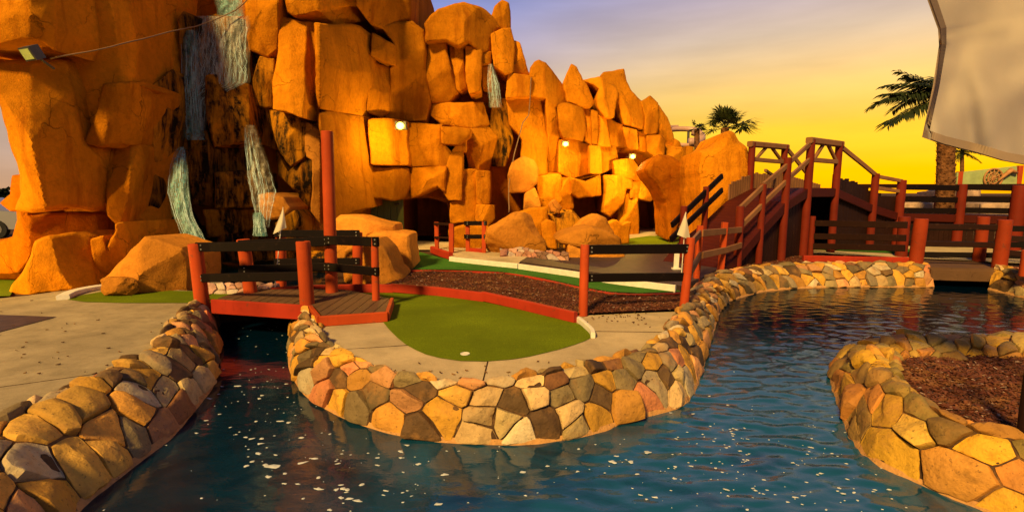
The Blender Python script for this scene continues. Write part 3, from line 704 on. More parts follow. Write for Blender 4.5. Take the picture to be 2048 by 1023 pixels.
BL = [
 # left mass
 ([(-90, -120), (108, -120), (110, 20), (112, 100), (85, 80), (38, 76), (0, 86), (-90, 92)], .75, k_, .2, .1),
 ([(-90, 122), (0, 120), (134, 122), (152, 190), (166, 285), (212, 332), (214, 412), (185, 420), (135, 412), (70, 424), (33, 419), (44, 388), (38, 340), (16, 258), (0, 208), (-30, 160)], .55, k_, .3, .3),
 ([(108, -120), (360, -120), (352, 15), (328, 32), (348, 66), (344, 145), (300, 168), (205, 170), (190, 240), (165, 288), (148, 180), (134, 120), (112, 110)], .3, k_, .25, .08),
 ([(205, 168), (290, 164), (302, 180), (307, 292), (240, 284), (200, 292), (166, 288), (190, 240)], .45, k_, .3, .1),
 ([(302, 172), (344, 140), (362, 160), (366, 210), (352, 300), (330, 322), (310, 326), (307, 290)], .35, w_, .3, .1),
 ([(204, 290), (240, 284), (303, 294), (306, 370), (292, 420), (302, 478), (272, 484), (215, 430), (214, 340)], .5, k_, .6, .12),
 ([(-90, 488), (0, 483), (28, 475), (36, 440), (34, 412), (48, 404), (60, 430), (140, 424), (214, 428), (222, 470), (185, 482), (75, 482), (60, 520), (40, 545), (-90, 548)], .15, 'rock_b', .3, .15),
 ([(72, 482), (100, 470), (150, 466), (184, 478), (190, 540), (200, 572), (160, 574), (100, 588), (60, 592), (12, 596), (25, 570), (45, 545), (62, 515)], 1.05, k_, .45, .15),
 ([(182, 482), (208, 474), (212, 500), (236, 462), (232, 450), (247, 444), (262, 470), (268, 520), (232, 560), (190, 540)], 1.0, k_, .4, .1),
 ([(25, 352), (44, 350), (40, 420), (20, 420), (0, 405), (22, 390)], .1, 'rock_b', .2, .05),
 # waterfall zone
 ([(368, 24), (402, 38), (432, 30), (492, 42), (500, 100), (498, 175), (440, 150), (412, 158), (412, 270), (372, 262), (362, 150), (358, 40)], .05, ww, .15, .1),
 ([(414, 152), (440, 146), (497, 168), (499, 282), (470, 288), (428, 294), (420, 262), (412, 220)], .6, w_, .25, .12),
 ([(372, 268), (412, 262), (428, 296), (496, 292), (506, 346), (436, 350), (432, 412), (384, 408), (378, 350), (366, 300)], .35, ww, .3, .12),
 ([(430, 346), (504, 343), (510, 414), (470, 414), (432, 416)], .65, w_, .25, .12),
 ([(408, 420), (510, 416), (518, 452), (460, 466), (416, 474)], .5, w_, .3, .12),
 ([(288, 330), (330, 345), (340, 420), (372, 476), (330, 498), (300, 490), (290, 420)], .2, ww, .4, .15),
 ([(300, 440), (420, 462), (550, 440), (600, 470), (610, 520), (470, 520), (390, 530), (310, 500)], .45, ww, .4, .2),
 ([(518, 392), (545, 386), (568, 394), (580, 414), (570, 434), (535, 440), (522, 420)], 1.1, 'rock_pink', .4, .2),
 ([(552, 445), (590, 420), (606, 440), (612, 472), (590, 485), (556, 480)], 1.2, w_, .4, .12),
 ([(560, -120), (712, -120), (708, 8), (660, 16), (590, 32), (574, 24)], .7, k_, .4, .15),
 ([(478, -120), (556, -120), (558, 28), (557, 100), (536, 116), (500, 100), (494, 50)], .55, k_, .25, .18),
 ([(560, 32), (613, 46), (611, 140), (606, 234), (578, 226), (548, 218), (546, 164), (557, 110)], .75, k_, .3, .12),
 ([(520, 114), (548, 118), (546, 216), (512, 213), (506, 160)], .3, w_, .2, .1),
 ([(500, 98), (524, 112), (518, 210), (545, 222), (556, 300), (512, 280), (498, 200)], .12, ww, .3, .1),
 ([(612, 40), (636, 50), (628, 150), (640, 226), (652, 262), (606, 242), (612, 140)], .25, k_, .2, .08),
 ([(629, 47), (700, 50), (722, 54), (743, 69), (742, 170), (726, 202), (727, 234), (690, 226), (637, 218), (632, 160)], .85, k_, .3, .2),
 ([(706, -120), (824, -120), (822, -10), (821, 42), (790, 46), (765, 58), (740, 44), (712, 8)], .75, k_, .35, .2),
 ([(746, 66), (787, 90), (791, 132), (760, 118), (742, 110)], .75, k_, .25, .08),
 ([(744, 120), (760, 128), (779, 136), (778, 226), (758, 234), (734, 222), (736, 190)], .5, k_, .3, .1),
 ([(760, 50), (790, 44), (824, 43), (848, 62), (853, 146), (862, 206), (852, 244), (800, 242), (768, 236), (780, 218), (781, 136), (792, 130), (787, 88)], .6, k_, .3, .25),
 ([(637, 228), (655, 222), (735, 234), (740, 330), (743, 414), (708, 422), (672, 440), (650, 430), (646, 300)], .85, k_, .25, .2),
 ([(540, 222), (575, 226), (611, 243), (614, 312), (582, 332), (560, 300), (548, 262)], .5, w_, .3, .12),
 ([(610, 242), (644, 266), (650, 460), (622, 462), (626, 320), (613, 312)], .65, 'rock_pink', .25, .08),
 ([(552, 300), (576, 346), (614, 316), (628, 318), (622, 390), (618, 460), (590, 440), (600, 388), (560, 350)], .35, ww, .4, .12),
 # lamp block and cave one
 ([(737, 238), (775, 236), (814, 244), (816, 331), (742, 328)], .9, k_, .2, .1),
 ([(816, 245), (884, 250), (884, 284), (904, 306), (894, 334), (818, 332)], .7, k_, .3, .12),
 ([(885, 252), (942, 258), (940, 271), (916, 288), (885, 286)], 1.1, k_, .35, .08),
 ([(742, 334), (817, 338), (822, 366), (810, 397), (780, 400), (744, 394)], .9, k_, .5, .15),
 ([(822, 335), (892, 334), (890, 384), (876, 372), (824, 396), (820, 362)], .85, k_, .5, .12),
 ([(903, 305), (924, 306), (922, 400), (898, 400), (888, 384), (892, 336)], .7, k_, .2, .06),
 ([(916, 286), (934, 278), (930, 304), (903, 304)], .6, k_, .2, .05),
 # dome
 ([(850, 48), (862, 32), (876, 18), (905, 10), (929, 6), (955, 12), (970, 22), (984, 34), (1000, 55), (984, 76), (980, 104), (957, 103), (935, 83), (916, 92), (890, 80), (852, 84)], .95, k_, .4, .3),
 ([(853, 82), (892, 84), (892, 104), (915, 186), (898, 206), (864, 206), (853, 148)], .5, k_, .35, .18),
 ([(898, 94), (924, 94), (933, 176), (918, 181), (909, 168)], .45, k_, .25, .06),
 ([(931, 90), (962, 102), (961, 182), (940, 188), (933, 166)], .8, k_, .25, .08),
 ([(864, 208), (900, 206), (964, 204), (978, 250), (945, 256), (885, 250), (862, 232)], .4, k_, .3, .15),
 ([(984, 36), (990, 14), (1005, 1), (1017, 6), (1020, 30), (1020, 58), (1003, 58)], .35, k_, .3, .15),
 ([(982, 68), (1002, 58), (1020, 56), (1027, 86), (1025, 146), (1010, 148), (989, 132)], .7, k_, .3, .12),
 ([(1027, 82), (1038, 86), (1050, 120), (1059, 152), (1027, 146)], .4, k_, .3, .08),
 ([(1017, 146), (1063, 152), (1060, 192), (1010, 195)], .7, k_, .2, .06),
 ([(961, 104), (981, 104), (980, 127), (963, 127)], .55, k_, .2, .05),
 ([(964, 129), (981, 132), (980, 178), (965, 176)], .4, k_, .2, .05),
 ([(940, 252), (973, 250), (994, 272), (976, 342), (940, 342), (930, 300)], .5, k_, .5, .12),
 ([(985, 196), (1018, 198), (1026, 280), (1010, 332), (986, 332), (980, 260)], .12, w_, .3, .1),
 ([(923, 340), (954, 340), (954, 442), (902, 446), (900, 404), (922, 400)], .45, k_, .2, .06),
 ([(953, 342), (980, 342), (980, 408), (953, 408)], .65, k_, .2, .06),
 ([(952, 410), (988, 411), (988, 438), (972, 456), (952, 440)], .9, k_, .3, .08),
 ([(1012, 194), (1092, 196), (1098, 260), (1094, 346), (1060, 352), (1040, 330), (1044, 280), (1020, 250)], .45, k_, .3, .15),
 ([(1018, 350), (1024, 324), (1046, 313), (1066, 320), (1076, 337), (1073, 366), (1058, 384), (1018, 388)], 1.15, 'rock_pink', .35, .22),
 ([(1072, 352), (1120, 348), (1124, 402), (1096, 424), (1078, 410)], .75, k_, .3, .12),
 ([(1050, 388), (1069, 376), (1081, 412), (1048, 420)], 1.2, 'rock_pink', .4, .1),
 # right of the dome
 ([(1060, 136), (1068, 124), (1078, 120), (1092, 126), (1110, 149), (1127, 176), (1133, 208), (1112, 212), (1115, 245), (1119, 272), (1116, 346), (1096, 346), (1092, 196), (1058, 192), (1058, 160)], .65, k_, .35, .2),
 ([(1126, 168), (1134, 148), (1143, 129), (1153, 134), (1164, 158), (1176, 176), (1188, 204), (1180, 216), (1160, 214), (1134, 204)], .65, k_, .4, .18),
 ([(1115, 210), (1137, 206), (1167, 218), (1172, 258), (1166, 281), (1126, 276), (1118, 256)], .85, k_, .45, .14),
 ([(1164, 160), (1198, 154), (1225, 166), (1235, 184), (1228, 234), (1209, 234), (1196, 217), (1193, 201), (1199, 178), (1186, 168)], .75, k_, .45, .15),
 ([(1199, 154), (1207, 145), (1246, 138), (1252, 165), (1261, 180), (1282, 202), (1289, 236), (1286, 258), (1246, 248), (1236, 202), (1236, 180), (1218, 162)], .5, k_, .4, .14),
 ([(1280, 204), (1300, 192), (1315, 206), (1319, 236), (1315, 268), (1290, 268), (1291, 236)], .75, k_, .35, .15),
 ([(1317, 210), (1336, 236), (1346, 270), (1346, 292), (1328, 292), (1315, 266)], .45, k_, .4, .1),
 ([(1168, 217), (1182, 219), (1185, 290), (1170, 281)], .4, k_, .2, .05),
 ([(1184, 219), (1196, 224), (1194, 292), (1185, 290)], .65, k_, .2, .05),
 ([(1196, 230), (1212, 238), (1221, 292), (1195, 292)], .5, k_, .25, .06),
 ([(1215, 235), (1246, 251), (1252, 294), (1222, 294)], .3, k_, .3, .08),
 ([(1246, 254), (1273, 260), (1277, 299), (1256, 297)], .65, k_, .4, .08),
 ([(1274, 262), (1291, 266), (1294, 304), (1277, 300)], .4, k_, .25, .05),
 ([(1294, 271), (1321, 270), (1330, 280), (1329, 308), (1315, 316), (1296, 303)], .9, k_, .4, .12),
 ([(1119, 280), (1157, 283), (1181, 291), (1180, 346), (1144, 356), (1118, 344)], .6, k_, .35, .12),
 ([(1180, 290), (1201, 293), (1203, 346), (1181, 346)], .8, k_, .2, .06),
 ([(1202, 294), (1232, 292), (1236, 319), (1224, 338), (1202, 346)], .5, k_, .4, .08),
 ([(1226, 322), (1263, 315), (1288, 348), (1278, 364), (1250, 354), (1230, 348)], .85, k_, .5, .08),
 ([(1142, 356), (1172, 363), (1200, 350), (1203, 389), (1184, 393), (1158, 396), (1142, 388)], .95, k_, .5, .14),
 ([(1207, 350), (1264, 350), (1267, 378), (1252, 378), (1246, 408), (1220, 434), (1206, 424), (1211, 386)], .95, k_, .4, .14),
 ([(1263, 362), (1288, 362), (1276, 396), (1259, 396)], .7, k_, .4, .08),
 ([(1252, 376), (1276, 398), (1278, 480), (1256, 478), (1236, 452), (1248, 424)], .6, k_, .5, .12),
 ([(1094, 346), (1142, 346), (1148, 416), (1128, 428), (1104, 420), (1096, 400)], .7, k_, .35, .14),
 ([(1080, 420), (1146, 420), (1168, 450), (1120, 462), (1070, 450)], .9, w_, .5, .15),
 ([(1284, 362), (1308, 396), (1300, 402), (1278, 396)], .85, k_, .4, .05),
 ([(1331, 292), (1364, 295), (1376, 322), (1360, 326), (1330, 312)], .55, k_, .4, .08),
 ([(1374, 292), (1387, 294), (1387, 328), (1372, 324)], .3, k_, .2, .04),
 ([(1344, 275), (1358, 284), (1366, 298), (1343, 298)], .3, k_, .3, .04)]
for i, (o, off, m, sl, bv) in enumerate(BL):
    lab = {'rock_wet': 'rock block streaked dark by the waterfall', 'rock_wetter': 'rock block almost black with wet stains', 'rock_pink': 'paler salmon rock block'}.get(m)
    relief('rock_block', o, off, M[m], mtn, i+20, bevel=min(.085, max(.035, bv*.45)), slope=sl*1.5, nf=4, lean=.04, label=lab, jit=1.0 if off > .2 else .6)
# dark ends of the caves and the back fill
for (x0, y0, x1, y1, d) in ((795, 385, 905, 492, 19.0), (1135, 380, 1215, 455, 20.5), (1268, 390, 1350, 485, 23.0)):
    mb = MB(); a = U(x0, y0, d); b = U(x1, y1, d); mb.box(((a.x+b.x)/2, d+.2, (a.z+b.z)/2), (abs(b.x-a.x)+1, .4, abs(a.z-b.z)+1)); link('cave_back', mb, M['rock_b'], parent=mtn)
mb = MB(); a = G(742, 455); 
for i in range(5):
    p = U(742+i*13, 400, 15.2); q = U(742+i*13, 470, 15.2); mb.box(((U(748+i*13, 400, 15.2)).x, 15.2, .65), (.185, .05, 1.5))
d_ = link('cave_door', mb, M['greendoor'], parent=mtn); d_['label'] = 'green plank door in the rock'
mb = MB(); mb.tube([U(790, 408, 15.1), U(800, 407, 15.05)], .03); link('door_hinge', mb, M['darkmetal'], parent=d_)
# free standing rock masses at the right end
slab = [(1292, 338), (1304, 318), (1318, 309), (1343, 313), (1360, 324), (1398, 330), (1400, 380), (1372, 402), (1358, 450), (1346, 484), (1336, 478), (1330, 402), (1318, 376), (1298, 352)]
relief('rock_slab', slab, 0, M['rock_b'], None, 301, bevel=.2, thick=1.3, slope=.3, dep=15.5, lean=0)
o = COL.objects[-1]; tag(o, 'smooth tan rock slab with pointed overhang between the right cave and the pinnacle', 'rock')
pin = [(1396, 328), (1400, 302), (1420, 296), (1436, 284), (1446, 268), (1458, 263), (1468, 268), (1476, 284), (1494, 298), (1498, 340), (1496, 372), (1470, 400), (1440, 430), (1436, 500), (1400, 500), (1402, 420), (1396, 380)]
relief('rock_pinnacle', pin, 0, M['rock'], None, 302, bevel=.3, thick=1.6, slope=.35, dep=13.6, lean=0)
o = COL.objects[-1]; tag(o, 'tan rock pinnacle with a pointed top beside the wooden ramp bridge', 'rock')
# ------------------------------------------------------------------ boulders
def boulder(px0, py0, px1, py1, base_y, mat, label, seed, zb=0, depth=None, ry=.8, nfl=9, sink=.06, name='boulder', ex=.68):
    rnd = random.Random(seed); c0 = G((px0+px1)/2, base_y, zb); d = depth or c0.y
    a = U(px0, (py0+py1)/2, d); b = U(px1, (py0+py1)/2, d); t = U((px0+px1)/2, py0, d); z0 = U((px0+px1)/2, py1, d).z
    rx = (b.x-a.x)/2; rz = (t.z-z0)/2+sink/2; cen = Vector(((a.x+b.x)/2, d+rx*ry*.6, (t.z+z0)/2-sink/2))
    bm = bmesh.new(); bmesh.ops.create_icosphere(bm, subdivisions=5, radius=1)
    pl = []
    for _ in range(nfl):
        n = Vector((rnd.gauss(0, 1), rnd.gauss(-.3, 1), rnd.gauss(.2, .8))).normalized(); pl.append((n, rnd.uniform(.62, .88)))
    mb = MB()
    for v in bm.verts:
        p = v.co.copy(); p = Vector([math.copysign(abs(q)**ex, q) for q in p])
        for n, k in pl:
            e = p.dot(n)-k*1.06
            if e > 0: p -= n*e*.93
        p *= 1+.10*noise.fractal(p*1.3+Vector((seed, 0, 0)), 1, 2, 4)+.012*nz(p, 8, seed)
        mb.v.append((cen.x+p.x*rx*1.12, cen.y+p.y*rx*ry, cen.z+p.z*rz*1.1))
    mb.f = [tuple(v.index for v in f.verts) for f in bm.faces]; mb.c = [(1, 1, 1)]*len(mb.f); mb.m = [0]*len(mb.f); bm.free()
    o = link(name, mb, M[mat], origin=(cen.x, cen.y, zb), smooth=True); o.data.set_sharp_from_angle(angle=R(40))
    return tag(o, label, 'boulder', 'boulders round the course')
def rboulder(outline, d, thick, mat, label, seed, slope=.4, bevel=.12, tilt=(0, 0)):
    relief('boulder', outline, 0, M[mat], None, seed, bevel=bevel, thick=thick, slope=slope, dep=d, lean=0, tilt=tilt, nf=4)
    return tag(COL.objects[-1], label, 'boulder', 'boulders round the course')
rboulder([(204, 566), (226, 540), (262, 500), (290, 477), (322, 482), (366, 494), (380, 512), (384, 588), (300, 590), (232, 588), (206, 584)], 7.85, .9, 'rock_pink', 'large smooth salmon boulder at the left end of the fairway beside the footbridge', 501, .5, .1)
boulder(196, 556, 262, 586, 576, 'rock_pink', 'small low mound of rock in front of the large salmon boulder', 2, ry=.5, depth=7.6)
rboulder([(672, 440), (684, 430), (720, 432), (760, 444), (788, 450), (792, 466), (740, 474), (730, 560), (672, 560)], 10.6, .8, 'rock_pink', 'flat topped rock slab right of the tall red pole', 503, .3)
rboulder([(736, 470), (752, 462), (800, 464), (820, 468), (824, 500), (828, 532), (812, 540), (745, 550)], 10.1, .8, 'rock_pink', 'square block boulder beside the cave path, right of the tall red pole', 504, .3, .1)
rboulder([(690, 500), (720, 478), (752, 480), (775, 504), (792, 540), (808, 556), (806, 574), (750, 580), (690, 580)], 8.75, .8, 'rock_pink', 'sloping mound of orange rock touching the left end of the mulch bed', 505, .5, .14)
boulder(974, 429, 1088, 512, 508, 'rock_pink', 'large rounded orange boulder on the pale landing near the cave gates', 6, zb=.08, ry=.8, nfl=10)
rboulder([(1112, 478), (1130, 468), (1185, 454), (1208, 460), (1240, 478), (1242, 494), (1200, 498), (1150, 492), (1122, 486)], 11.5, 1.3, 'rock_pink', 'broad flat topped pink boulder overhanging the dark path', 507, .5, .1)
rboulder([(1136, 486), (1168, 488), (1172, 524), (1136, 520)], 11.6, .6, 'rock_pink', 'small block of orange rock under the left end of the flat pink boulder', 508, .3, .06)
rboulder([(1166, 490), (1236, 492), (1248, 512), (1230, 522), (1170, 526)], 11.65, .8, 'rock_pink', 'low pink rock base under the right side of the flat pink boulder', 509, .3, .08)
rboulder([(1146, 462), (1172, 440), (1196, 430), (1212, 438), (1226, 466), (1222, 490), (1150, 490)], 13.2, .9, 'rock_pink', 'rounded pink boulder behind the broad flat one', 510, .5, .12)
rboulder([(1082, 446), (1096, 438), (1112, 444), (1112, 496), (1084, 498)], 13.0, .5, 'rock', 'narrow upright rock between the rounded boulder and the flat pink one', 511, .3, .06)
rboulder([(1030, 428), (1060, 416), (1092, 414), (1096, 440), (1086, 500), (1036, 500)], 14.4, .9, 'rock', 'flat topped rock in the pile behind the large rounded boulder', 512, .4, .08)
rboulder([(1096, 430), (1140, 424), (1166, 446), (1160, 496), (1098, 500)], 14.8, .9, 'rock_wet', 'dark stained rock in the pile left of the pink boulders', 513, .5, .08)
rboulder([(1098, 410), (1110, 400), (1124, 416), (1118, 428), (1104, 424)], 14.7, .35, 'rock_pink', 'small pale wedge of rock high in the rock pile at the mountain foot', 514, .3, .05)
rboulder([(1210, 450), (1232, 440), (1246, 450), (1262, 444), (1258, 486), (1212, 488)], 15.2, .6, 'rock', 'jagged rock at the foot of the pillar between the two right caves', 515, .6, .05)
rboulder([(898, 460), (930, 450), (976, 456), (978, 504), (900, 504)], 13.6, .7, 'rock', 'low textured rock seen through the small cave gates', 516, .5, .08)
boulder(600, 505, 665, 545, 545, 'rock_wet', 'wet rock with foam at the edge of the waterfall pool', 17, depth=10.8)
# ------------------------------------------------------------------ waterfalls
def fall(pts, mat, label, seed, rows=26, cols=14, amp=.03, ns=28, wS=1.0):
    # pts: (px left, px right, py, distance): a thin film of water with separate brighter strands running over it
    mb = MB(); n = len(pts)-1; rnd = random.Random(seed)
    def at(x, s, fwd=0.0):
        i = min(n-1, int(x)); t = x-i; q = [pts[i][k]*(1-t)+pts[i+1][k]*t for k in range(4)]
        return U(q[0]+(q[1]-q[0])*s, q[2], q[3]-.15-.06*math.sin(math.pi*min(1, max(0, s)))-fwd)
    vs = [at(r/rows*n, c/cols+nz((r*.3, c*.6, seed), 1)*.05)+Vector((0, nz((r*.3, c/cols*5, seed), 1)*amp, 0)) for r in range(rows+1) for c in range(cols+1)]
    b = mb.add(vs, [])
    for r in range(rows):
        for c in range(cols):
            e = min(1, min(c+.5, cols-.5-c)/3.0); e *= .75+.25*math.sin(r*1.3+c)
            mb.f.append(tuple(b+q for q in (r*(cols+1)+c, r*(cols+1)+c+1, (r+1)*(cols+1)+c+1, (r+1)*(cols+1)+c))); mb.c.append((e, e, e)); mb.m.append(0)
    for k in range(ns):
        s0 = rnd.uniform(.02, .98); a = rnd.uniform(0, .45)*n; z = min(n, a+rnd.uniform(.3, .9)*n); m = max(4, int((z-a)/n*30)); w = rnd.uniform(.2, .8)*wS; L = []; ph = rnd.uniform(0, 9)
        for i in range(m+1):
            x = min(n*.9999, a+(z-a)*i/m); s1 = s0+.05*nz((x*4, ph, seed), 1)+.02*nz((x*14, ph, seed), 1); p = at(x, s1, .03); q = .004*w*(.4+abs(nz((x*6, ph, 2), 1))*2)*p.y/10; q *= math.sin(math.pi*(i+.3)/(m+.6))**.5
            L += [p-Vector((q, 0, 0)), p-Vector((0, q*.8, 0)), p+Vector((q, 0, 0))]
        mb.add(L, [(i*3+j, i*3+j+1, i*3+j+4, i*3+j+3) for i in range(m) for j in range(2)], mi=1)
    return tag(link('waterfall', mb, [M[mat], M['strand']], smooth=True, origin=tuple(vs[-1])), label, 'waterfall', 'waterfalls on the rock mountain')
fall([(372, 500, 32, 11.9), (366, 498, 100, 11.75), (362, 498, 165, 11.7), (362, 420, 200, 11.7), (364, 412, 262, 11.7)], 'fall_thin', 'wide thin curtain of water streaking down the upper dark rock face', 1, cols=26, ns=90, wS=1.1)
fall([(360, 396, 60, 11.7), (362, 398, 150, 11.55), (364, 404, 220, 11.5), (366, 410, 280, 11.4)], 'fall', 'narrow teal stream at the left edge of the upper falls', 2)
fall([(352, 370, 294, 10.7), (338, 376, 330, 10.45), (332, 378, 380, 10.3), (346, 386, 430, 10.1), (364, 412, 480, 9.9), (385, 445, 540, 9.7)], 'fall', 'thick teal chute curving down left of the stacked wet blocks', 3)
fall([(488, 510, 250, 11.7), (490, 528, 300, 11.4), (494, 546, 350, 11.2), (500, 556, 385, 11.0), (508, 545, 420, 10.8), (512, 540, 455, 10.7)], 'fall_grey', 'grey misty stream right of the stacked wet blocks', 4)
fall([(420, 484, -30, 12.3), (430, 490, 10, 12.1), (436, 490, 32, 11.9)], 'fall', 'teal water sheet pouring over the ledge at the very top', 5, rows=8, ns=6)
fall([(976, 986, 128, 16.0), (974, 1000, 170, 15.9), (978, 1004, 215, 15.9)], 'fall_thin', 'faint thin trickle high on the middle of the mountain', 6)
fall([(506, 528, 425, 10.75), (506, 530, 450, 10.6), (504, 536, 472, 10.5)], 'fall', 'small white splash of water under the grey stream', 7, rows=8)
# foam
def blob(mb, p, r, rnd, el=1.6):
    n = rnd.randint(7, 12); a0 = rnd.uniform(0, 6.28); vs = [Vector((p.x, p.y, p.z+.006))]; rot = rnd.uniform(-.5, .5)
    for i in range(n):
        a = 2*math.pi*i/n; k = r*rnd.uniform(.5, 1.25); x, y = math.cos(a)*k*el, math.sin(a)*k
        vs.append(Vector((p.x+x*math.cos(rot)-y*math.sin(rot), p.y+x*math.sin(rot)+y*math.cos(rot), p.z+.0025)))
    mb.add(vs, [(0, 1+i, 1+(i+1) % n) for i in range(n)])
rnd = random.Random(8); mb = MB()
for (x, y, sx, sy, n, r) in ((500, 740, 60, 60, 40, .012), (480, 810, 70, 40, 16, .02), (520, 860, 40, 30, 10, .02), (545, 912, 20, 15, 5, .035), (650, 955, 60, 40, 26, .02), (760, 915, 30, 15, 6, .02), (720, 1005, 60, 20, 12, .02), (820, 985, 60, 20, 6, .02), (1200, 905, 40, 15, 7, .025), (1220, 930, 40, 10, 5, .02), (1350, 938, 30, 8, 3, .02), (1070, 945, 20, 8, 2, .02), (700, 880, 200, 60, 20, .008), (1000, 960, 300, 50, 16, .008), (1290, 870, 50, 18, 8, .016), (560, 690, 30, 12, 10, .012), (1420, 890, 100, 60, 30, .008), (1520, 960, 120, 40, 60, .012), (1640, 900, 60, 30, 40, .009), (1600, 990, 130, 20, 50, .014), (1470, 870, 30, 40, 30, .010), (1000, 930, 350, 40, 50, .006), (560, 760, 90, 60, 50, .006), (1440, 850, 60, 40, 14, .014)):
    for _ in range(n):
        p = G(rnd.gauss(x, sx*1.1), rnd.gauss(y, sy*1.2), WZ)
        ok = True
        q = (p.x, p.y)
        if not inside(q, [(v.x, v.y) for v in [G(600, 640, WZ), G(578, 726, WZ), G(645, 815, WZ), G(820, 876, WZ), G(985, 890, WZ), G(1130, 884, WZ), G(1310, 833, WZ), G(1393, 785, WZ), G(1425, 680, WZ), G(1460, 610, WZ), G(1660, 750, WZ), G(1705, 890, WZ), G(1840, 970, WZ), G(2000, 1150, WZ), G(130, 1060, WZ), G(344, 880, WZ), G(430, 775, WZ), G(440, 700, WZ), G(436, 650, WZ)]]): continue
        blob(mb, p, r*.62*rnd.uniform(.35, 1.6), rnd, rnd.uniform(1, 2.2))
tag(link('foam', mb, M['foam'], origin=(0, 4, WZ)), 'white foam flecks drifting on the dark blue canal', 'foam', kind='stuff')
# ------------------------------------------------------------------ timber work
def hv(v, z): return Vector((v.x, v.y, z))
def zat(px_y, Y): return U(CX, px_y, Y).z
b1 = empty('footbridge', (-3.2, 7.0, 0), 'low wooden footbridge with red round posts and black rails over the left canal', 'footbridge')
A1 = Vector((-4.42, 7.0, 0)); A2 = Vector((-2.76, 6.62, 0)); C1 = Vector((-3.92, 7.4, 0)); C2 = Vector((-2.72, 7.42, 0)); C3 = Vector((-1.9, 6.85, 0))
def add_post(parent, base, top, r, mat='post', sq=False):
    mb = MB()
    if sq: mb.beam(base, top, r*1.8, r*1.8, up=(0, 1, 0)); 
    else: mb.post(base, top, r)
    return link('post', mb, M[mat], parent=parent, smooth=not sq, auto=35 if not sq else None)
def add_rail(parent, p, q, h, w=.045, mat='black', up=(0, 0, 1), name='rail'):
    mb = MB(); mb.beam(p, q, w, h, up=up); mats = M[mat]
    if mat == 'black' and name == 'rail':
        d = (Vector(q)-Vector(p)).normalized()
        for o in (Vector(p)+d*.09, Vector(q)-d*.05):
            for dz in (-.22, .22): mb.tube([o+Vector((0, -w*.5, dz*h)), o+Vector((0, -w*.5-.008, dz*h))], .011, 8, mi=1)
        mats = [M[mat], M['metal']]
    return link(name, mb, mats, parent=parent)
add_post(b1, hv(A1, -.1), U(390, 487, 7.0), .095); add_post(b1, hv(A2, -.3), U(606, 482, 6.62), .094)
add_post(b1, hv(C1, -.1), U(486, 478, 7.4), .093); add_post(b1, hv(C2, 0), U(654, 262, 7.42), .088); add_post(b1, hv(C3, 0), U(749, 474, 6.85), .053)
FY = -.12
for (a, ya, b, yb, h) in (((393, 7.0-.06), 494, (608, 6.62-.05), 491, .13), ((393, 7.0-.06), 556, (608, 6.62-.05), 552, .12)):
    add_rail(b1, U(a[0], ya, a[1]+.04), U(b[0], yb, b[1]+.04), h)
for (xa, ya, da, xb, yb, db, h) in ((478, 490, 7.3, 658, 482, 7.3, .14), (478, 539, 7.3, 658, 533, 7.3, .12), (650, 480, 7.3, 756, 483, 6.78, .13), (650, 533, 7.3, 757, 543, 6.78, .12)):
    add_rail(b1, U(xa, ya, da), U(xb, yb, db), h)
dk = [(-4.2, 6.95), (-2.9, 6.62), (-2.62, 6.5), (-2.28, 5.92), (-1.58, 6.14), (-1.72, 6.95), (-2.6, 7.62), (-4.05, 7.7)]
mb = MB(); x = -4.3
while x < -1.5:      # deck boards laid across, clipped to the deck outline
    strip_ = [Vector((x, 5)), Vector((x+.135, 5)), Vector((x+.135, 9)), Vector((x, 9))]
    pl = strip_
    A_ = sum(dk[i-1][0]*dk[i][1]-dk[i][0]*dk[i-1][1] for i in range(len(dk)))
    ys_ = []
    for xx in (x+.01, x+.125):
        hit = []
        for i in range(len(dk)):
            (x1, y1), (x2, y2) = dk[i-1], dk[i]
            if (x1-xx)*(x2-xx) < 0: hit.append(y1+(y2-y1)*(xx-x1)/(x2-x1))
        ys_.append((min(hit), max(hit)) if len(hit) >= 2 else None)
    if ys_[0] and ys_[1]:
        z1, z0 = .115+random.uniform(-.003, .003), .07
        vs = [(x, ys_[0][0], z0), (x+.125, ys_[1][0], z0), (x+.125, ys_[1][1], z0), (x, ys_[0][1], z0), (x, ys_[0][0], z1), (x+.125, ys_[1][0], z1), (x+.125, ys_[1][1], z1), (x, ys_[0][1], z1)]
        mb.add(vs, [(3, 2, 1, 0), (4, 5, 6, 7), (0, 1, 5, 4), (1, 2, 6, 5), (2, 3, 7, 6), (3, 0, 4, 7)])
    x += .135
link('deck', mb, M['deckwood'], parent=b1)
mb = MB(); mb.beam((-4.22, 6.9, .015), (-2.66, 6.5, .015), .05, .2); link('side_board', mb, M['kerb'], parent=b1)
mb = MB(); mb.beam((-2.32, 5.88, .063), (-1.56, 6.11, .063), .06, .125); mb.beam((-1.56, 6.11, .063), (-1.7, 6.95, .063), .05, .125); mb.beam((-2.32, 5.88, .063), (-2.66, 6.46, .063), .05, .125); link('ramp_board', mb, M['post'], parent=b1)
# fence behind, by the pool
fz = empty('rail_fence', (-3.3, 8.7, 0), 'black railed fence behind the footbridge beside the waterfall pool', 'fence')
for px, top in ((562, 466), (715, 464)):
    g = G(px, 571); add_post(fz, g, U(px, top, g.y), .085)
for (y0, y1, h) in ((467, 467, .12), (524, 522, .12)): add_rail(fz, U(549, y0, G(562, 571).y-.1), U(719, y1, G(715, 571).y-.1), h)
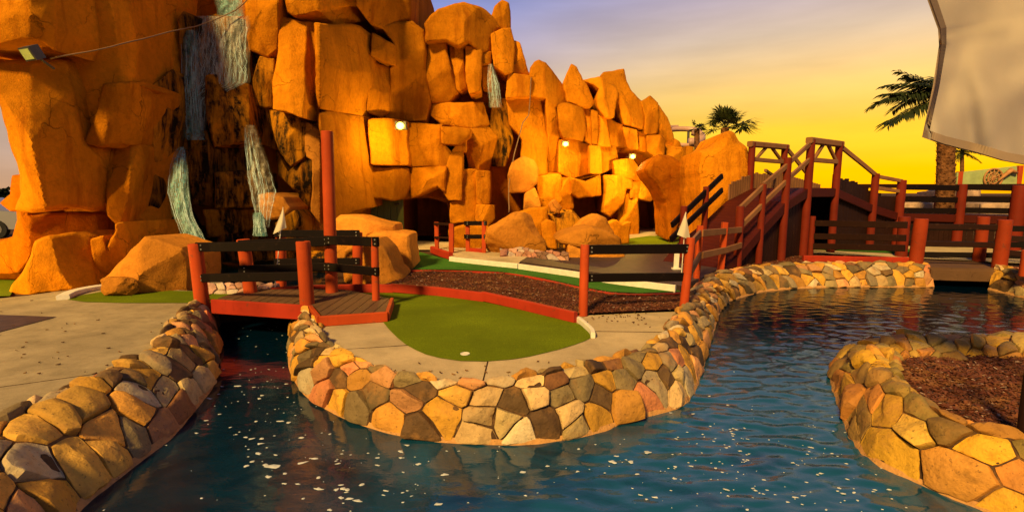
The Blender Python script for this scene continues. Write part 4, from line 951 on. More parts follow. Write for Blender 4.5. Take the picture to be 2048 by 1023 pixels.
# fence in front of the mulch bed and its run towards the ramp
ff = empty('rail_fence', (1.6, 6.6, 0), 'two black rails between two red posts at the right of the mulch bed', 'fence')
add_post(ff, G(1166, 631), U(1170, 489, 6.5), .06); add_post(ff, G(1367, 621), U(1382, 475, 6.78), .06)
for (y0, y1, h) in ((499, 497, .125), (555, 553, .115)): add_rail(ff, U(1170, y0, 6.5), U(1380, y1, 6.75), h)
fr = empty('rail_fence', (3.2, 8.9, 0), 'tan railed fence with red posts running from the mulch bed up to the ramp', 'fence')
Bp, Cp, Dp = G(1392, 566), G(1441, 549), G(1475, 539)
add_post(fr, Bp, U(1401, 451, Bp.y), .055, sq=True); add_post(fr, Cp, U(1450, 444, Cp.y), .06, sq=True)
E0 = U(1378, 478, 6.85); 
for (y0, y1, y2, y3, h) in ((490, 466, 462, 459, .12), (545, 510, 500, 490, .12)):
    add_rail(fr, U(1380, y0, 6.9), U(1400, y1, Bp.y-.05), h, mat='tanwood'); add_rail(fr, U(1404, y1, Bp.y-.05), U(1450, y2, Cp.y-.05), h, mat='tanwood'); add_rail(fr, U(1450, y2, Cp.y-.05), U(1482, y3, Dp.y-.05), h, mat='tanwood')
# small gates near the cave
g1 = empty('low_gate', tuple(G(890, 512)), 'small red posted gate with thin rails in front of the cave mouth', 'gate', 'gates by the cave')
a, b = G(874, 505, 0), G(903, 512, 0)
add_post(g1, a, U(873, 444, a.y), .06, sq=True); add_post(g1, b, U(903, 447, b.y), .07, sq=True)
for y, h in ((447, .06), (474, .05)): add_rail(g1, U(869, y, a.y-.05), U(907, y+2, b.y-.05), h, mat='darkplank')
g2_ = empty('low_gate', tuple(G(955, 506)), 'red framed gate with two dark rails left of the rounded boulder', 'gate', 'gates by the cave')
a, b = G(936, 502, .09), G(968, 505, .09)
add_post(g2_, a, U(935, 443, a.y), .06, sq=True); add_post(g2_, b, U(968, 443, b.y), .06, sq=True)
for y, h in ((446, .11), (473, .11)): add_rail(g2_, U(929, y, a.y-.07), U(973, y, b.y-.07), h)
add_rail(g2_, U(936, 500, a.y), U(968, 502, b.y), .12, mat='kerb')
# --- arched ramp bridge
rb = empty('ramp_bridge', (6.8, 12.5, 0), 'tall wooden arched ramp bridge with truss frames, red posts and plank sides', 'bridge')
nr = [Vector((4.0, 9.75, 0)), Vector((4.73, 10.4, .33)), Vector((5.45, 10.95, .85)), Vector((6.3, 11.6, 1.4)), Vector((7.3, 12.45, 1.72)), Vector((8.6, 13.4, 1.72)), Vector((10.35, 14.4, 1.25)), Vector((11.5, 14.9, 1.0)), Vector((13.3, 14.9, .95)), Vector((14.0, 13.9, .95)), Vector((15.2, 12.6, .95))]
offs = Vector((-.72, 1.38, 0)); fr_ = [p+offs for p in nr[:8]]+[Vector((13.9, 16.4, .95)), Vector((15.5, 14.6, .95)), Vector((16.6, 13.2, .95))]
fr_[0] = Vector((3.3, 10.9, .05)); fr_[1] = Vector((3.9, 11.6, .45))
mb = MB()
for i in range(len(nr)-1):
    a, b, c, d = nr[i], nr[i+1], fr_[i+1], fr_[i]; n = max(3, int((b-a).length/.14))
    for k in range(n):
        t0, t1 = k/n, (k+.92)/n; q = [a.lerp(b, t0), a.lerp(b, t1), d.lerp(c, t1), d.lerp(c, t0)]; vs = [v-Vector((0, 0, .04)) for v in q]+q
        mb.add(vs, [(3, 2, 1, 0), (4, 5, 6, 7), (0, 1, 5, 4), (1, 2, 6, 5), (2, 3, 7, 6), (3, 0, 4, 7)])
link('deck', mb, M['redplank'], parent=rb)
for s_, side in ((0, nr), (1, fr_)):
    mb = MB()
    for i in range(len(side)-1): mb.beam(side[i]-Vector((0, 0, .12)), side[i+1]-Vector((0, 0, .12)), .07, .22)
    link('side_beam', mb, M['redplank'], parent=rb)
# plank walls under the near edge
rnd = random.Random(4)
for i in range(0, len(nr)-1):
    if i == 4: continue
    mb = MB()
    a, b = nr[i], nr[i+1]; n = max(2, int(math.hypot(b.x-a.x, b.y-a.y)/.15))
    for k in range(n):
        t = (k+.5)/n; p = a.lerp(b, t)+Vector((-.05, .08, 0)); ztop = p.z-.06
        if i == 5: ztop = 2.05-.35*t+rnd.uniform(-.06, .06)
        if i == 6: ztop = 1.6-.2*t+rnd.uniform(-.05, .05)
        if ztop < .08: continue
        rz = math.atan2(b.y-a.y, b.x-a.x); w = math.hypot(b.x-a.x, b.y-a.y)/n*.93
        mb.box((p.x, p.y, ztop/2), (w, .035+rnd.uniform(0, .012), ztop), rz)
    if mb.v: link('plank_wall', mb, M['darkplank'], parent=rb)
for i in (3, 4, 5, 6):  # far-side boards added to black out the opening under the deck
    mb = MB(); a, b = fr_[i], fr_[i+1]; n = max(2, int(math.hypot(b.x-a.x, b.y-a.y)/.15)); rz = math.atan2(b.y-a.y, b.x-a.x)
    for k in range(n):
        p = a.lerp(b, (k+.5)/n); mb.box((p.x, p.y+.05, (p.z-.06)/2), (.14, .035, p.z-.06), rz)
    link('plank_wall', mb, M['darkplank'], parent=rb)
mb = MB()
for i in (3, 4, 5):
    a, b = fr_[i], fr_[i+1]; n = max(2, int(math.hypot(b.x-a.x, b.y-a.y)/.13))
    for k in range(n):
        t = (k+.5)/n; p = a.lerp(b, t); rz = math.atan2(b.y-a.y, b.x-a.x); top = p.z+.42+rnd.uniform(-.03, .03) if i < 5 else 2.15-.3*t
        mb.box((p.x, p.y, (top+p.z)/2), (.115, .035, top-p.z), rz)
link('palisade', mb, M['tanwood'], parent=rb)
def P_(base, ptop, r=.075, mat='post_shaded'): return add_post(rb, base, ptop, r, mat)
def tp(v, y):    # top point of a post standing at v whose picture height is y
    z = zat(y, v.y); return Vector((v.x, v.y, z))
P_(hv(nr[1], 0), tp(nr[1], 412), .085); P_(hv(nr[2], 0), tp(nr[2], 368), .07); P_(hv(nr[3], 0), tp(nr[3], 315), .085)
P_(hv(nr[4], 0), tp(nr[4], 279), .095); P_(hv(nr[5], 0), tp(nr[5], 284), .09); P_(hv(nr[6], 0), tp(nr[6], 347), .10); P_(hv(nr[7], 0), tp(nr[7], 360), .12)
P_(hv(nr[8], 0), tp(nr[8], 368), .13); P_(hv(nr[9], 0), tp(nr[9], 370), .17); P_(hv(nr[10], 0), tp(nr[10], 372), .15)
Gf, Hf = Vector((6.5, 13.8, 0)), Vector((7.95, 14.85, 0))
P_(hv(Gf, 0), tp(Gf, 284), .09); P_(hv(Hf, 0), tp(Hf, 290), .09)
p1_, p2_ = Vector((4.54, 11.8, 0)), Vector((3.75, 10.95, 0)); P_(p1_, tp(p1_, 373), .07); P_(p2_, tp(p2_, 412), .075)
for (a, b, zg, zh) in ((tp(nr[4], 281), tp(nr[5], 288), 319, 324), (tp(Gf, 288), tp(Hf, 294), 318, 324)):
    d = (b-a).normalized(); add_rail(rb, a-d*.12, b+d*.12, .15, .16, 'tanwood', name='truss_beam')
    la, lb = tp(a, zg), tp(b, zh); add_rail(rb, la, lb, .11, .08, 'tanwood', name='truss_beam')
    m_ = a.lerp(b, .5); add_rail(rb, la.lerp(lb, .12), a.lerp(b, .46), .08, .07, 'tanwood', name='brace'); add_rail(rb, lb.lerp(la, .05), a.lerp(b, .54), .08, .07, 'tanwood', name='brace')
def rl(p, q, h=.11, w=.06, mat='tanwood', name='handrail'): return add_rail(rb, p, q, h, w, mat, name=name)
# near handrails rising to the frame
rl(tp(nr[1], 416), tp(nr[2], 372)); rl(tp(nr[2], 370), tp(nr[3], 330)); rl(tp(nr[3], 328), tp(nr[4], 285))
rl(tp(nr[1], 455), tp(nr[2], 410)); rl(tp(nr[2], 408), tp(nr[3], 362)); rl(tp(nr[3], 360), tp(nr[4], 318))
rl(tp(nr[5], 290), tp(nr[6], 350), .12); 
rl(tp(Hf, 292), Vector((9.2, 15.6, zat(355, 15.6))), .12); rl(tp(nr[6], 352), tp(nr[7], 362), .1, mat='tanwood')
rl(tp(nr[6], 375), tp(nr[7], 383), .1)
rl(tp(nr[3], 340)+Vector((-.4, .2, 0)), tp(Hf, 340)+Vector((-.2, 0, -.2)), .07)
# far handrails (dark)
q1, q2 = U(1344, 450, 10.8), U(1444, 352, 12.3); rl(q1, q2, .13, .06, 'black'); q1, q2 = U(1342, 478, 10.6), U(1444, 380, 12.3); rl(q1, q2, .13, .06, 'black')
# dark railing on the raised walkway
for i in (7, 8, 9):
    for y0 in (374, 398, 420): rl(tp(nr[i], y0), tp(nr[i+1], y0+2), .16, .06, 'black', 'rail')
for i in (7, 8, 9):
    for y0 in (372, 396): rl(tp(fr_[i], y0), tp(fr_[i+1], y0), .13, .06, 'darkplank', 'rail')
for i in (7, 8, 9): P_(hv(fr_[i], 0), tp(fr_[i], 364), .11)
# rails at the foot of the bridge, left of the canal bridge
lf = empty('rail_fence', (7.8, 11.9, 0), 'nearly black three railed fence left of the thick canal bridge post', 'fence')
Kp, Mp = G(1830, 530), G(1998, 534)
aL = Vector((7.75, 12.9, 0))
for y in (446, 472, 492): add_rail(lf, tp(aL, y), tp(Kp+Vector((-.1, .2, 0)), y+4), .15, .05, 'darkplank')
add_post(lf, aL, tp(aL, 432), .07, 'post_shaded')
# canal bridge
cb = empty('canal_bridge', (9.3, 10.6, 0), 'small flat canal bridge at the right with thick red round posts', 'footbridge')
K2, L2 = Vector((9.8, 12.5, 0)), G(1957, 522)
add_post(cb, hv(Kp, -.1), U(1843, 437, Kp.y), .135, 'post_half_shaded'); add_post(cb, hv(Mp, -.1), U(2011, 439, Mp.y), .13, 'post_half_shaded')
add_post(cb, K2, tp(K2, 433), .13, 'post_shaded'); add_post(cb, L2, tp(L2, 433), .12, 'post_half_shaded')
for y in (452, 487): add_rail(cb, U(1840, y, Kp.y+.02), U(2008, y+3, Mp.y+.02), .12, .06, 'darkplank')
for y in (458, 490, 512): add_rail(cb, tp(K2, y-4), tp(L2+Vector((1.0, -.6, 0)), y), .13, .05, 'black')
mb = MB(); mb.beam(Vector((Kp.x+.1, Kp.y-.3, -.16)), Vector((Mp.x+.1, Mp.y-.3, -.16)), .06, .24); link('side_board', mb, M['deckwood'], parent=cb)
mb = MB()
for k in range(14):
    t = k/14; a = Vector((Kp.x+.15, Kp.y-.26, -.03)).lerp(Vector((Mp.x+.1, Mp.y-.26, -.03)), t); b = Vector((Kp.x+.6, Kp.y+1.6, -.03)).lerp(Vector((Mp.x+.8, Mp.y+1.6, -.03)), t); mb.beam(a, b, .125, .04)
link('deck', mb, M['deckwood'], parent=cb)
rf = empty('rail_fence', (10.4, 10.4, 0), 'dark rails running off the right edge beside the canal', 'fence')
for y0, y1 in ((476, 486), (505, 520)): add_rail(rf, U(2012, y0, Mp.y), U(2200, y1, Mp.y-.6), .12, .06, 'darkplank')
n_ = G(2052, 552); add_post(rf, n_, tp(n_, 500), .11); n_ = G(2190, 565); add_post(rf, n_, tp(n_, 450), .11)
# dark post in the planter
dp = G(2049, 888, -.06); mb = MB(); mb.post(dp+Vector((0, 0, -.1)), Vector((dp.x-.01, dp.y, zat(600, dp.y))), .045)
tag(link('planter_post', mb, M['darkplank'], origin=tuple(dp), smooth=True), 'dark slim post standing in the mulch planter at the right edge', 'post')
# pale ledges beyond the raised walkway
rnd = random.Random(31)
for i, (x0, x1, y0, y1, d, lab) in enumerate(((1798, 1880, 404, 440, 17.5, 'pale stone ledge seen between the dark rails left of the palm trunk'), (1885, 1960, 378, 440, 18.5, 'tan stone ledge below the palm trunk behind the dark rails'), (1960, 2060, 404, 440, 17.0, 'pale stone ledge below the green mural at the far right'))):
    relief('stone_ledge', [(x0, y0+4), ((x0+x1)/2, y0), (x1, y0+3), (x1+4, y1+40), (x0-4, y1+40)], 0, M['palestone'], None, 400+i, bevel=.1, thick=1.2, dep=d, lean=0, slope=.3)
    tag(COL.objects[-1], lab, 'stone ledge')
# ------------------------------------------------------------------ flags, cup, marker
def golf_flag(base, tip, cloth_px, d, label):
    e = empty('golf_flag', tuple(base), label, 'golf flag', 'golf flags'); mb = MB(); mb.tube([base, tip], [.008, .006], 8); link('pole', mb, M['white'], parent=e)
    (ax, ay), (bx, by), (cx, cy) = cloth_px; mb = MB(); n = 10; vs = []
    for i in range(n+1):
        for j in range(n+1):
            s, t = i/n, j/n; l = (ax+(cx-ax)*s, ay+(cy-ay)*s); r = (ax+(bx-ax)*s, ay+(by-ay)*s)
            px = l[0]*(1-t)+r[0]*t; py = l[1]*(1-t)+r[1]*t; vs.append(U(px, py, d-.02+.03*math.sin(t*6+s*2)*s))
    mb.add(vs, [(i*(n+1)+j, i*(n+1)+j+1, (i+1)*(n+1)+j+1, (i+1)*(n+1)+j) for i in range(1, n) for j in range(n)]+[(0, (n+1)+j+1, (n+1)+j) for j in range(n)])
    link('cloth', mb, M['flag'], parent=e, smooth=True)
bs = G(548, 592); golf_flag(bs, U(566, 414, bs.y), [(566, 414), (573, 455), (546, 468)], bs.y, 'white triangular golf flag behind the footbridge near the waterfall')
bs = G(1362, 560, .095); golf_flag(bs, U(1372, 424, bs.y), [(1371, 424), (1381, 480), (1354, 469)], bs.y, 'white golf flag hanging limp behind the fence at the ramp')
bs = G(1352, 538, .095); mb = MB(); mb.beam(bs, U(1354, 506, bs.y), .1, .03, up=(0, 1, 0)); mb.box((bs.x, bs.y, .11), (.16, .1, .03))
tag(link('marker_board', mb, M['white'], origin=tuple(bs)), 'small upright white marker board seen between the black rails', 'marker')
cp = G(930, 707, .008); mb = MB(); n = 24; vs = []
for r_, z in ((.047, 0), (.047, .005), (.038, .005), (.038, -.004)):
    for i in range(n): a = 2*math.pi*i/n; vs.append((cp.x+r_*math.cos(a), cp.y+r_*math.sin(a), cp.z+z))
mb.add(vs, [(k*n+i, k*n+(i+1) % n, (k+1)*n+(i+1) % n, (k+1)*n+i) for k in range(3) for i in range(n)])
cup = tag(link('golf_cup', mb, M['white'], origin=tuple(cp)), 'white rimmed golf cup set in the large green', 'golf cup')
mb = MB(); mb.add([(cp.x+.038*math.cos(2*math.pi*i/n), cp.y+.038*math.sin(2*math.pi*i/n), cp.z+.001) for i in range(n)], [tuple(range(n))]); link('cup_liner', mb, M['white'], parent=cup); COL.objects[-1].location = (0, 0, 0)
# ------------------------------------------------------------------ lamps
def point(name, loc, e, c, parent, size=.05):
    l = bpy.data.lights.new(name, 'POINT'); l.energy = e; l.color = c; l.shadow_soft_size = size; o = bpy.data.objects.new(name, l); COL.objects.link(o)
    o.parent = parent; o.location = Vector(loc)-Vector(parent['_o'])
def flood(px, py, d, e, s, label, lit=True):
    p = U(px, py, d); r = empty('flood_lamp', tuple(p), label, 'flood lamp', 'lamps on the rock mountain')
    mb = MB(); mb.box((p.x, p.y+.06*s, p.z+.02), (.2*s, .12*s, .14*s)); mb.tube([p+Vector((0, .1*s, 0)), p+Vector((0, .9, .05))], .02*s, 8); link('housing', mb, M['darkmetal'], parent=r)
    mb = MB(); bm = bmesh.new(); bmesh.ops.create_uvsphere(bm, u_segments=16, v_segments=10, radius=.07*s)
    for v in bm.verts: mb.v.append((p.x+v.co.x, p.y-.03*s+v.co.y*.6, p.z+v.co.z*.9))
    mb.f = [tuple(v.index for v in f.verts) for f in bm.faces]; mb.c = [(1, 1, 1)]*len(mb.f); mb.m = [0]*len(mb.f); bm.free()
    link('lamp_glass', mb, M['lit'], parent=r, smooth=True)
    point('lamp_light', p+Vector((0, -.55, -.35)), e, (1, .62, .10), r)
flood(801, 252, 14.05, 105, 1.5, 'brightest lit flood lamp on the block above the left cave')
flood(1131, 288, 16.5, 170, 1.15, 'lit flood lamp on the middle rock column')
flood(1265, 313, 18.0, 190, 1.15, 'lit flood lamp above the far right cave')
p = U(64, 106, 8.0); r = empty('flood_lamp', tuple(p), 'unlit square flood lamp on the ledge at the top left', 'flood lamp', 'lamps on the rock mountain')
mb = MB(); c = p; Rm = Matrix.Rotation(-.35, 3, 'Z') @ Matrix.Rotation(.5, 3, 'X')
def rb_(mb, c, sz, Rm):
    x, y, z = [q/2 for q in sz]; vs = [c+Rm @ Vector((a*x, b*y, d*z)) for d in (-1, 1) for (a, b) in ((-1, -1), (1, -1), (1, 1), (-1, 1))]
    mb.add(vs, [(3, 2, 1, 0), (4, 5, 6, 7), (0, 1, 5, 4), (1, 2, 6, 5), (2, 3, 7, 6), (3, 0, 4, 7)])
rb_(mb, c, (.27, .14, .2), Rm); mb.tube([c, c+Vector((.0, .35, -.15))], .02, 8); link('housing', mb, M['darkmetal'], parent=r)
mb = MB(); rb_(mb, c+Rm @ Vector((0, -.075, 0)), (.22, .012, .15), Rm); link('lamp_glass', mb, M['signgreen'], parent=r)
gx, gy = -9.4, 6.6; gl = empty('ground_lamp', (gx, gy, 0), 'small ground flood lamp lighting the foot of the left rock from beyond the left edge', 'flood lamp')
mb = MB(); mb.box((gx, gy, .12), (.22, .14, .16), -.6); mb.tube([(gx, gy, 0), (gx, gy, .1)], .03, 8); link('housing', mb, M['darkmetal'], parent=gl)
mb = MB(); mb.box((gx+.06, gy+.08, .16), (.18, .03, .12), -.6); link('lamp_glass', mb, M['lit'], parent=gl)
point('lamp_light', (gx+.3, gy+.35, .3), 170, (1, .6, .08), gl)
def cable(pts, r, label):
    P = smooth_curve([U(*p) for p in pts], .15); P = [p+Vector((nz(p, 3, 1), nz(p, 3, 5), nz(p, 3, 7)))*.012 for p in P]
    mb = MB(); mb.tube(P, r, 6); tag(link('cable', mb, M['cableg'], smooth=True, origin=tuple(P[0])), label, 'cable')
cable([(100, 117, 8.5), (180, 103, 8.75), (260, 84, 9.3), (345, 62, 10.3)], .012, 'thin brown cable sagging across the top left rock face')
cable([(345, 62, 10.3), (400, 50, 11.2), (470, 22, 11.6), (498, -5, 11.6)], .012, 'thin cable crossing above the upper waterfall')
cable([(1062, 155, 16.4), (1057, 230, 16.4), (1046, 245, 16.3), (1020, 350, 15.9), (1018, 425, 15.6)], .016, 'pale hose hanging down the middle of the mountain')
# ------------------------------------------------------------------ sail
sl = empty('cloth_sail', (2.9, 3.0, 2.2), 'large beige cloth sail hanging in the upper right corner with a stitched hem', 'sail')
TOPY = -260
def sailp(s, t):   # s across, t down
    le = [(1800, -260), (1835, -60), (1878, 58), (1880, 90), (1868, 170), (1846, 274)]
    be = [(1846, 274), (1885, 288), (1945, 303), (2005, 321), (2060, 331), (2200, 338), (2420, 330)]
    def pl(L, k):
        k *= len(L)-1; i = min(len(L)-2, int(k)); f = k-i; return Vector((L[i][0]*(1-f)+L[i+1][0]*f, L[i][1]*(1-f)+L[i+1][1]*f))
    l = pl(le, t); b = pl(be, s); r = Vector((2420, TOPY+(330-TOPY)*t)); tp_ = Vector((1800+620*s, TOPY))
    q = l*(1-s)+r*s+tp_*(1-t)+b*t-(Vector((1800, TOPY))*(1-s)*(1-t)+Vector((2420, TOPY))*s*(1-t)+Vector((1846, 274))*(1-s)*t+Vector((2420, 330))*s*t)
    d = 3.0+.10*math.sin(s*7+t*3.0)*t+.22*math.sin(s*3.1)-.25*t*s+.05*math.sin((s*1.0-t)*16)*t*t+.03*nz((s*6, t*6, 0), 1)
    d += .09*math.exp(-((s-(.05+.5*max(0, t-.45)))**2)/.004)*max(0, t-.45)
    return U(q.x, q.y, d)
mb = MB(); n = 70; vs = [sailp(i/n, j/n) for i in range(n+1) for j in range(n+1)]
mb.add(vs, [(i*(n+1)+j, i*(n+1)+j+1, (i+1)*(n+1)+j+1, (i+1)*(n+1)+j) for i in range(n) for j in range(n)]); link('cloth', mb, M['sail'], parent=sl, smooth=True)
mb = MB()
def flat(P1, P2, w):
    for k in range(len(P1)-1):
        a, b, c, d = P1[k], P1[k+1], P2[k+1], P2[k]; o = Vector((0, -.012, 0)); mb.add([a+o, b+o, c+o, d+o, a-o*.6, b-o*.6, c-o*.6, d-o*.6], [(0, 1, 2, 3), (7, 6, 5, 4), (0, 1, 5, 4), (3, 2, 6, 7)])
flat([sailp(0, j/60) for j in range(61)], [sailp(.028, j/60) for j in range(61)], 0)
flat([sailp(i/60, 1) for i in range(61)], [sailp(i/60, .972) for i in range(61)], 0)
link('hem', mb, M['hem'], parent=sl, smooth=True)
mb = MB(); pa = U(2425, -280, 3.1); mb.tube([Vector((pa.x, 3.1, -.4)), Vector((pa.x, 3.1, 5))], .05, 12); mb.tube([Vector((pa.x, 3.1, pa.z)), U(1795, -265, 3.0)], .025, 10); link('mast', mb, M['tanwood'], parent=sl)
# ------------------------------------------------------------------ palms
def frond(mb, c, az, el, L, rnd, droop=.5, fan=False, wk=1.0):
    d = Vector((math.cos(az)*math.cos(el), math.sin(az)*math.cos(el), math.sin(el)))
    if fan:
        st = c+d*L*.5; mb.tube([c, c+d*L*.3, st], [.015*L, .012*L, .01*L], 4, caps=False)
        sd = d.cross(Vector((0, 0, 1))).normalized(); up = sd.cross(d)
        for i in range(26):
            a = -2.0+4.0*i/25; dd = (d*math.cos(a)+sd*math.sin(a)+up*rnd.uniform(-.15, .25)).normalized(); l = L*.62*rnd.uniform(.8, 1.1)*(1-.16*abs(a)); w = .03*L
            m = st+dd*l*.55; e = st+dd*l+Vector((0, 0, -.16*l*(1+abs(a)*.4))); n = dd.cross(up).normalized()*w
            mb.add([st-n*.3, m-n, e, m+n, st+n*.3], [(0, 1, 2, 3, 4)])
    else:
        pts = []; k = 12
        for i in range(k+1):
            t = i/k; pts.append(c+d*L*t+Vector((0, 0, -droop*L*t*t)))
        mb.tube(pts, [max(.004, .018*(1-i/k)) for i in range(k+1)], 4, caps=False)
        for i in range(2, k*4):
            t = i/(k*4); x = t*k; j = min(k-1, int(x)); p = pts[j].lerp(pts[j+1], x-j); dd = (pts[j+1]-pts[j]).normalized(); sd = dd.cross(Vector((0, 0, 1))).normalized()
            for s in (-1, 1):
                l = L*.29*math.sin(min(1, t*1.1+.15)*math.pi*.85)*rnd.uniform(.8, 1.1); v = (sd*s*.8+dd*.7+Vector((0, 0, rnd.uniform(-.45, .1)))).normalized(); w = dd*.018*L*wk
                e = p+v*l+Vector((0, 0, -.2*l)); mb.add([p-w*.4, p+v*l*.5-w, e, p+v*l*.5+w], [(0, 1, 2, 3)])
def palm(base, top, r0, r1, spec, label, fan=False, boots=False, seed=1):
    rnd = random.Random(seed); e = empty('palm_tree', tuple(base), label, 'palm tree'); mb = MB(); n = 30; pts = [base.lerp(top, i/n) for i in range(n+1)]
    mb.tube(pts, [r0+(r1-r0)*i/n+(.05*r0 if i % 2 else 0) for i in range(n+1)], 14)
    if boots:
        L = (top-base).length
        for i in range(int(L/.09)):
            for j in range(7):
                a = (j+(i % 2)*.5)/7*6.283+rnd.uniform(-.2, .2); t = i/int(L/.09); p = base.lerp(top, t); rr = r0+(r1-r0)*t; d = Vector((math.cos(a), math.sin(a), 0)); u = Vector((0, 0, 1)); s = d.cross(u)
                q = p+d*rr*.9; tip = q+d*rnd.uniform(.05, .10)*r0/.3+u*rnd.uniform(.08, .16); mb.add([q-s*.06, q+s*.06, tip+s*.02, tip-s*.02, q+d*.03-u*.05], [(0, 1, 2, 3), (0, 4, 1)])
    link('trunk', mb, M['trunk'], parent=e)
    mb = MB()
    for (az, el, L, dr) in spec: frond(mb, top, az, el, L, rnd, dr, fan)
    link('crown', mb, M['leaf'], parent=e); return e
b_ = G(1893, 480); b_ = Vector((13.9, 16.0, 0)); t_ = U(1894, 184, 16.0)
sp = [(math.pi-.1, .5, 1.7, .08), (math.pi+.05, .02, 2.1, .06), (math.pi+.1, -.42, 2.25, .03), (math.pi+.3, .3, 1.6, .2), (math.pi+.0, .35, 2.1, .25), (math.pi+.1, .0, 2.25, .14), (math.pi+.2, -.38, 2.3, .1), (math.pi-.2, .65, 1.6, .3), (-1.2, .4, 2.3, .5), (-.6, .2, 2.3, .4), (0, .3, 2.4, .4), (.8, .4, 2.2, .4), (1.6, .3, 2.3, .4), (2.3, .4, 2.2, .5), (0, .9, 2, .5), (-.8, .9, 2, .5), (1.2, .9, 2, .5)]
palm(b_, t_, .25, .21, sp, 'thick trunked palm tree partly hidden by the beige sail', boots=True, seed=5)
rnd = random.Random(9)
sp = [(i*2.4, .25+1.3*(i/18), rnd.uniform(.75, .95), 0) for i in range(18)]+[(0, .25, 1.25, 0), (.1, .05, 1.2, 0), (-.2, -.1, 1.1, 0), (3.0, -.2, .9, 0)]
palm(Vector((7.55, 17.8, 0)), U(1450, 256, 17.8), .16, .13, sp, 'fan palm rising behind the tan rock pinnacle', fan=True, seed=6)
sp = [(rnd.uniform(0, 6.28), rnd.uniform(-.2, 1.2), rnd.uniform(.45, .62), 0) for _ in range(12)]
palm(Vector((9.2, 25.0, 0)), U(1394, 258, 25.0), .14, .12, sp, 'small dark palm beside the water slide', fan=True, seed=7)
sp = [(rnd.uniform(0, 6.28), rnd.uniform(-.3, 1.2), rnd.uniform(1.1, 1.6), .4) for _ in range(14)]
palm(Vector((35.9, 40, 0)), U(1924, 304, 40.0), .15, .12, sp, 'tiny far palm right of the thick palm trunk', seed=8)
# far tree at the left
e = empty('tree', (-43, 42, 0), 'dark leafy tree at the far left edge beyond the rock', 'tree'); mb = MB(); mb.tube([(-43, 42, 0), (-43, 42, 1.2)], [.2, .15], 8); link('trunk', mb, M['trunk'], parent=e)
mb = MB(); rnd = random.Random(2)
for _ in range(2600):
    v = Vector((rnd.gauss(0, 1), rnd.gauss(0, 1), rnd.gauss(0, 1))).normalized()*rnd.uniform(.4, 1)**.5; p = Vector((-43+v.x*2.3, 42+v.y*2, .9+v.z*1.1*(1+.4*nz(v, 2)))); a = Vector((rnd.uniform(-1, 1), rnd.uniform(-1, 1), rnd.uniform(-1, 1)))*.16; b = a.cross(Vector((rnd.uniform(-1, 1), rnd.uniform(-1, 1), 1))); b = b.normalized()*.12
    mb.add([p-a, p+b, p+a, p-b], [(0, 1, 2, 3)])
link('crown', mb, M['darktree'], parent=e)
# ------------------------------------------------------------------ water slide
ws = empty('water_slide', (11.5, 32, 0), 'pale curling water slide tubes at the right end of the mountain', 'water slide')
def arc(cx, cy, rx, ry, a0, a1, d, r, nm='flume'):
    mb = MB(); P = []
    for i in range(29):
        a = a0+(a1-a0)*i/28; p = U(cx+math.cos(a)*rx, cy-math.sin(a)*ry, d); p.y += math.sin(a)*rx*.02; P.append(p)
    mb.tube(P, r, 10); link(nm, mb, M['slide'], parent=ws, smooth=True)
arc(1370, 264, 34, 9, .3, 3.2, 32, .16); arc(1372, 272, 30, 14, -1.6, .9, 32, .26); arc(1368, 286, 26, 6, -2.9, -.1, 32, .13); arc(1362, 254, 24, 4, 1.6, 3.6, 32.5, .07)
mb = MB(); mb.tube([Vector((U(1377, 300, 32).x, 32, 0)), U(1377, 262, 32)], .08, 8); link('support_pole', mb, M['darkmetal'], parent=ws)
# ------------------------------------------------------------------ mural sign
sg = empty('mural_board', (18.5, 20, 0), 'pale green mural board with a tan spoked wheel relief behind the walkway', 'sign')
a, b = U(1914, 345, 20.0), U(2034, 332, 20.0); c_, d_2 = U(1914, 378, 20.0), U(2034, 378, 20.0)
mb = MB(); vs = [a, b, d_2, c_]+[p+Vector((0, .1, 0)) for p in (a, b, d_2, c_)]; mb.add(vs, [(3, 2, 1, 0), (4, 5, 6, 7), (0, 1, 5, 4), (1, 2, 6, 5), (2, 3, 7, 6), (3, 0, 4, 7)]); link('panel', mb, M['signgreen'], parent=sg)
mb = MB(); w = U(1987, 356, 19.93)
for rr, q in ((.36, .035), (.22, .025)):
    mb.tube([w+Vector((math.cos(i/24*6.2832)*rr, 0, math.sin(i/24*6.2832)*rr)) for i in range(25)], q, 6)
for i in range(6): a_ = i/6*math.pi; v = Vector((math.cos(a_), 0, math.sin(a_)))*.42; mb.tube([w-v*.8, w+v*.8], .018, 6)
mb.tube([U(1996, 362, 19.9), U(2010, 350, 19.9), U(2022, 340, 19.9), U(2034, 346, 19.9)], [.03, .07, .10, .05], 8); link('relief', mb, M['signtan'], parent=sg, smooth=True)
for px in (1916, 2034):
    mb = MB(); g = U(px, 378, 20.05); mb.beam(Vector((g.x, 20.05, 0)), Vector((g.x, 20.05, U(px, 331 if px > 2000 else 343, 20).z)), .18, .18, up=(0, 1, 0)); link('leg', mb, M['post'], parent=sg)
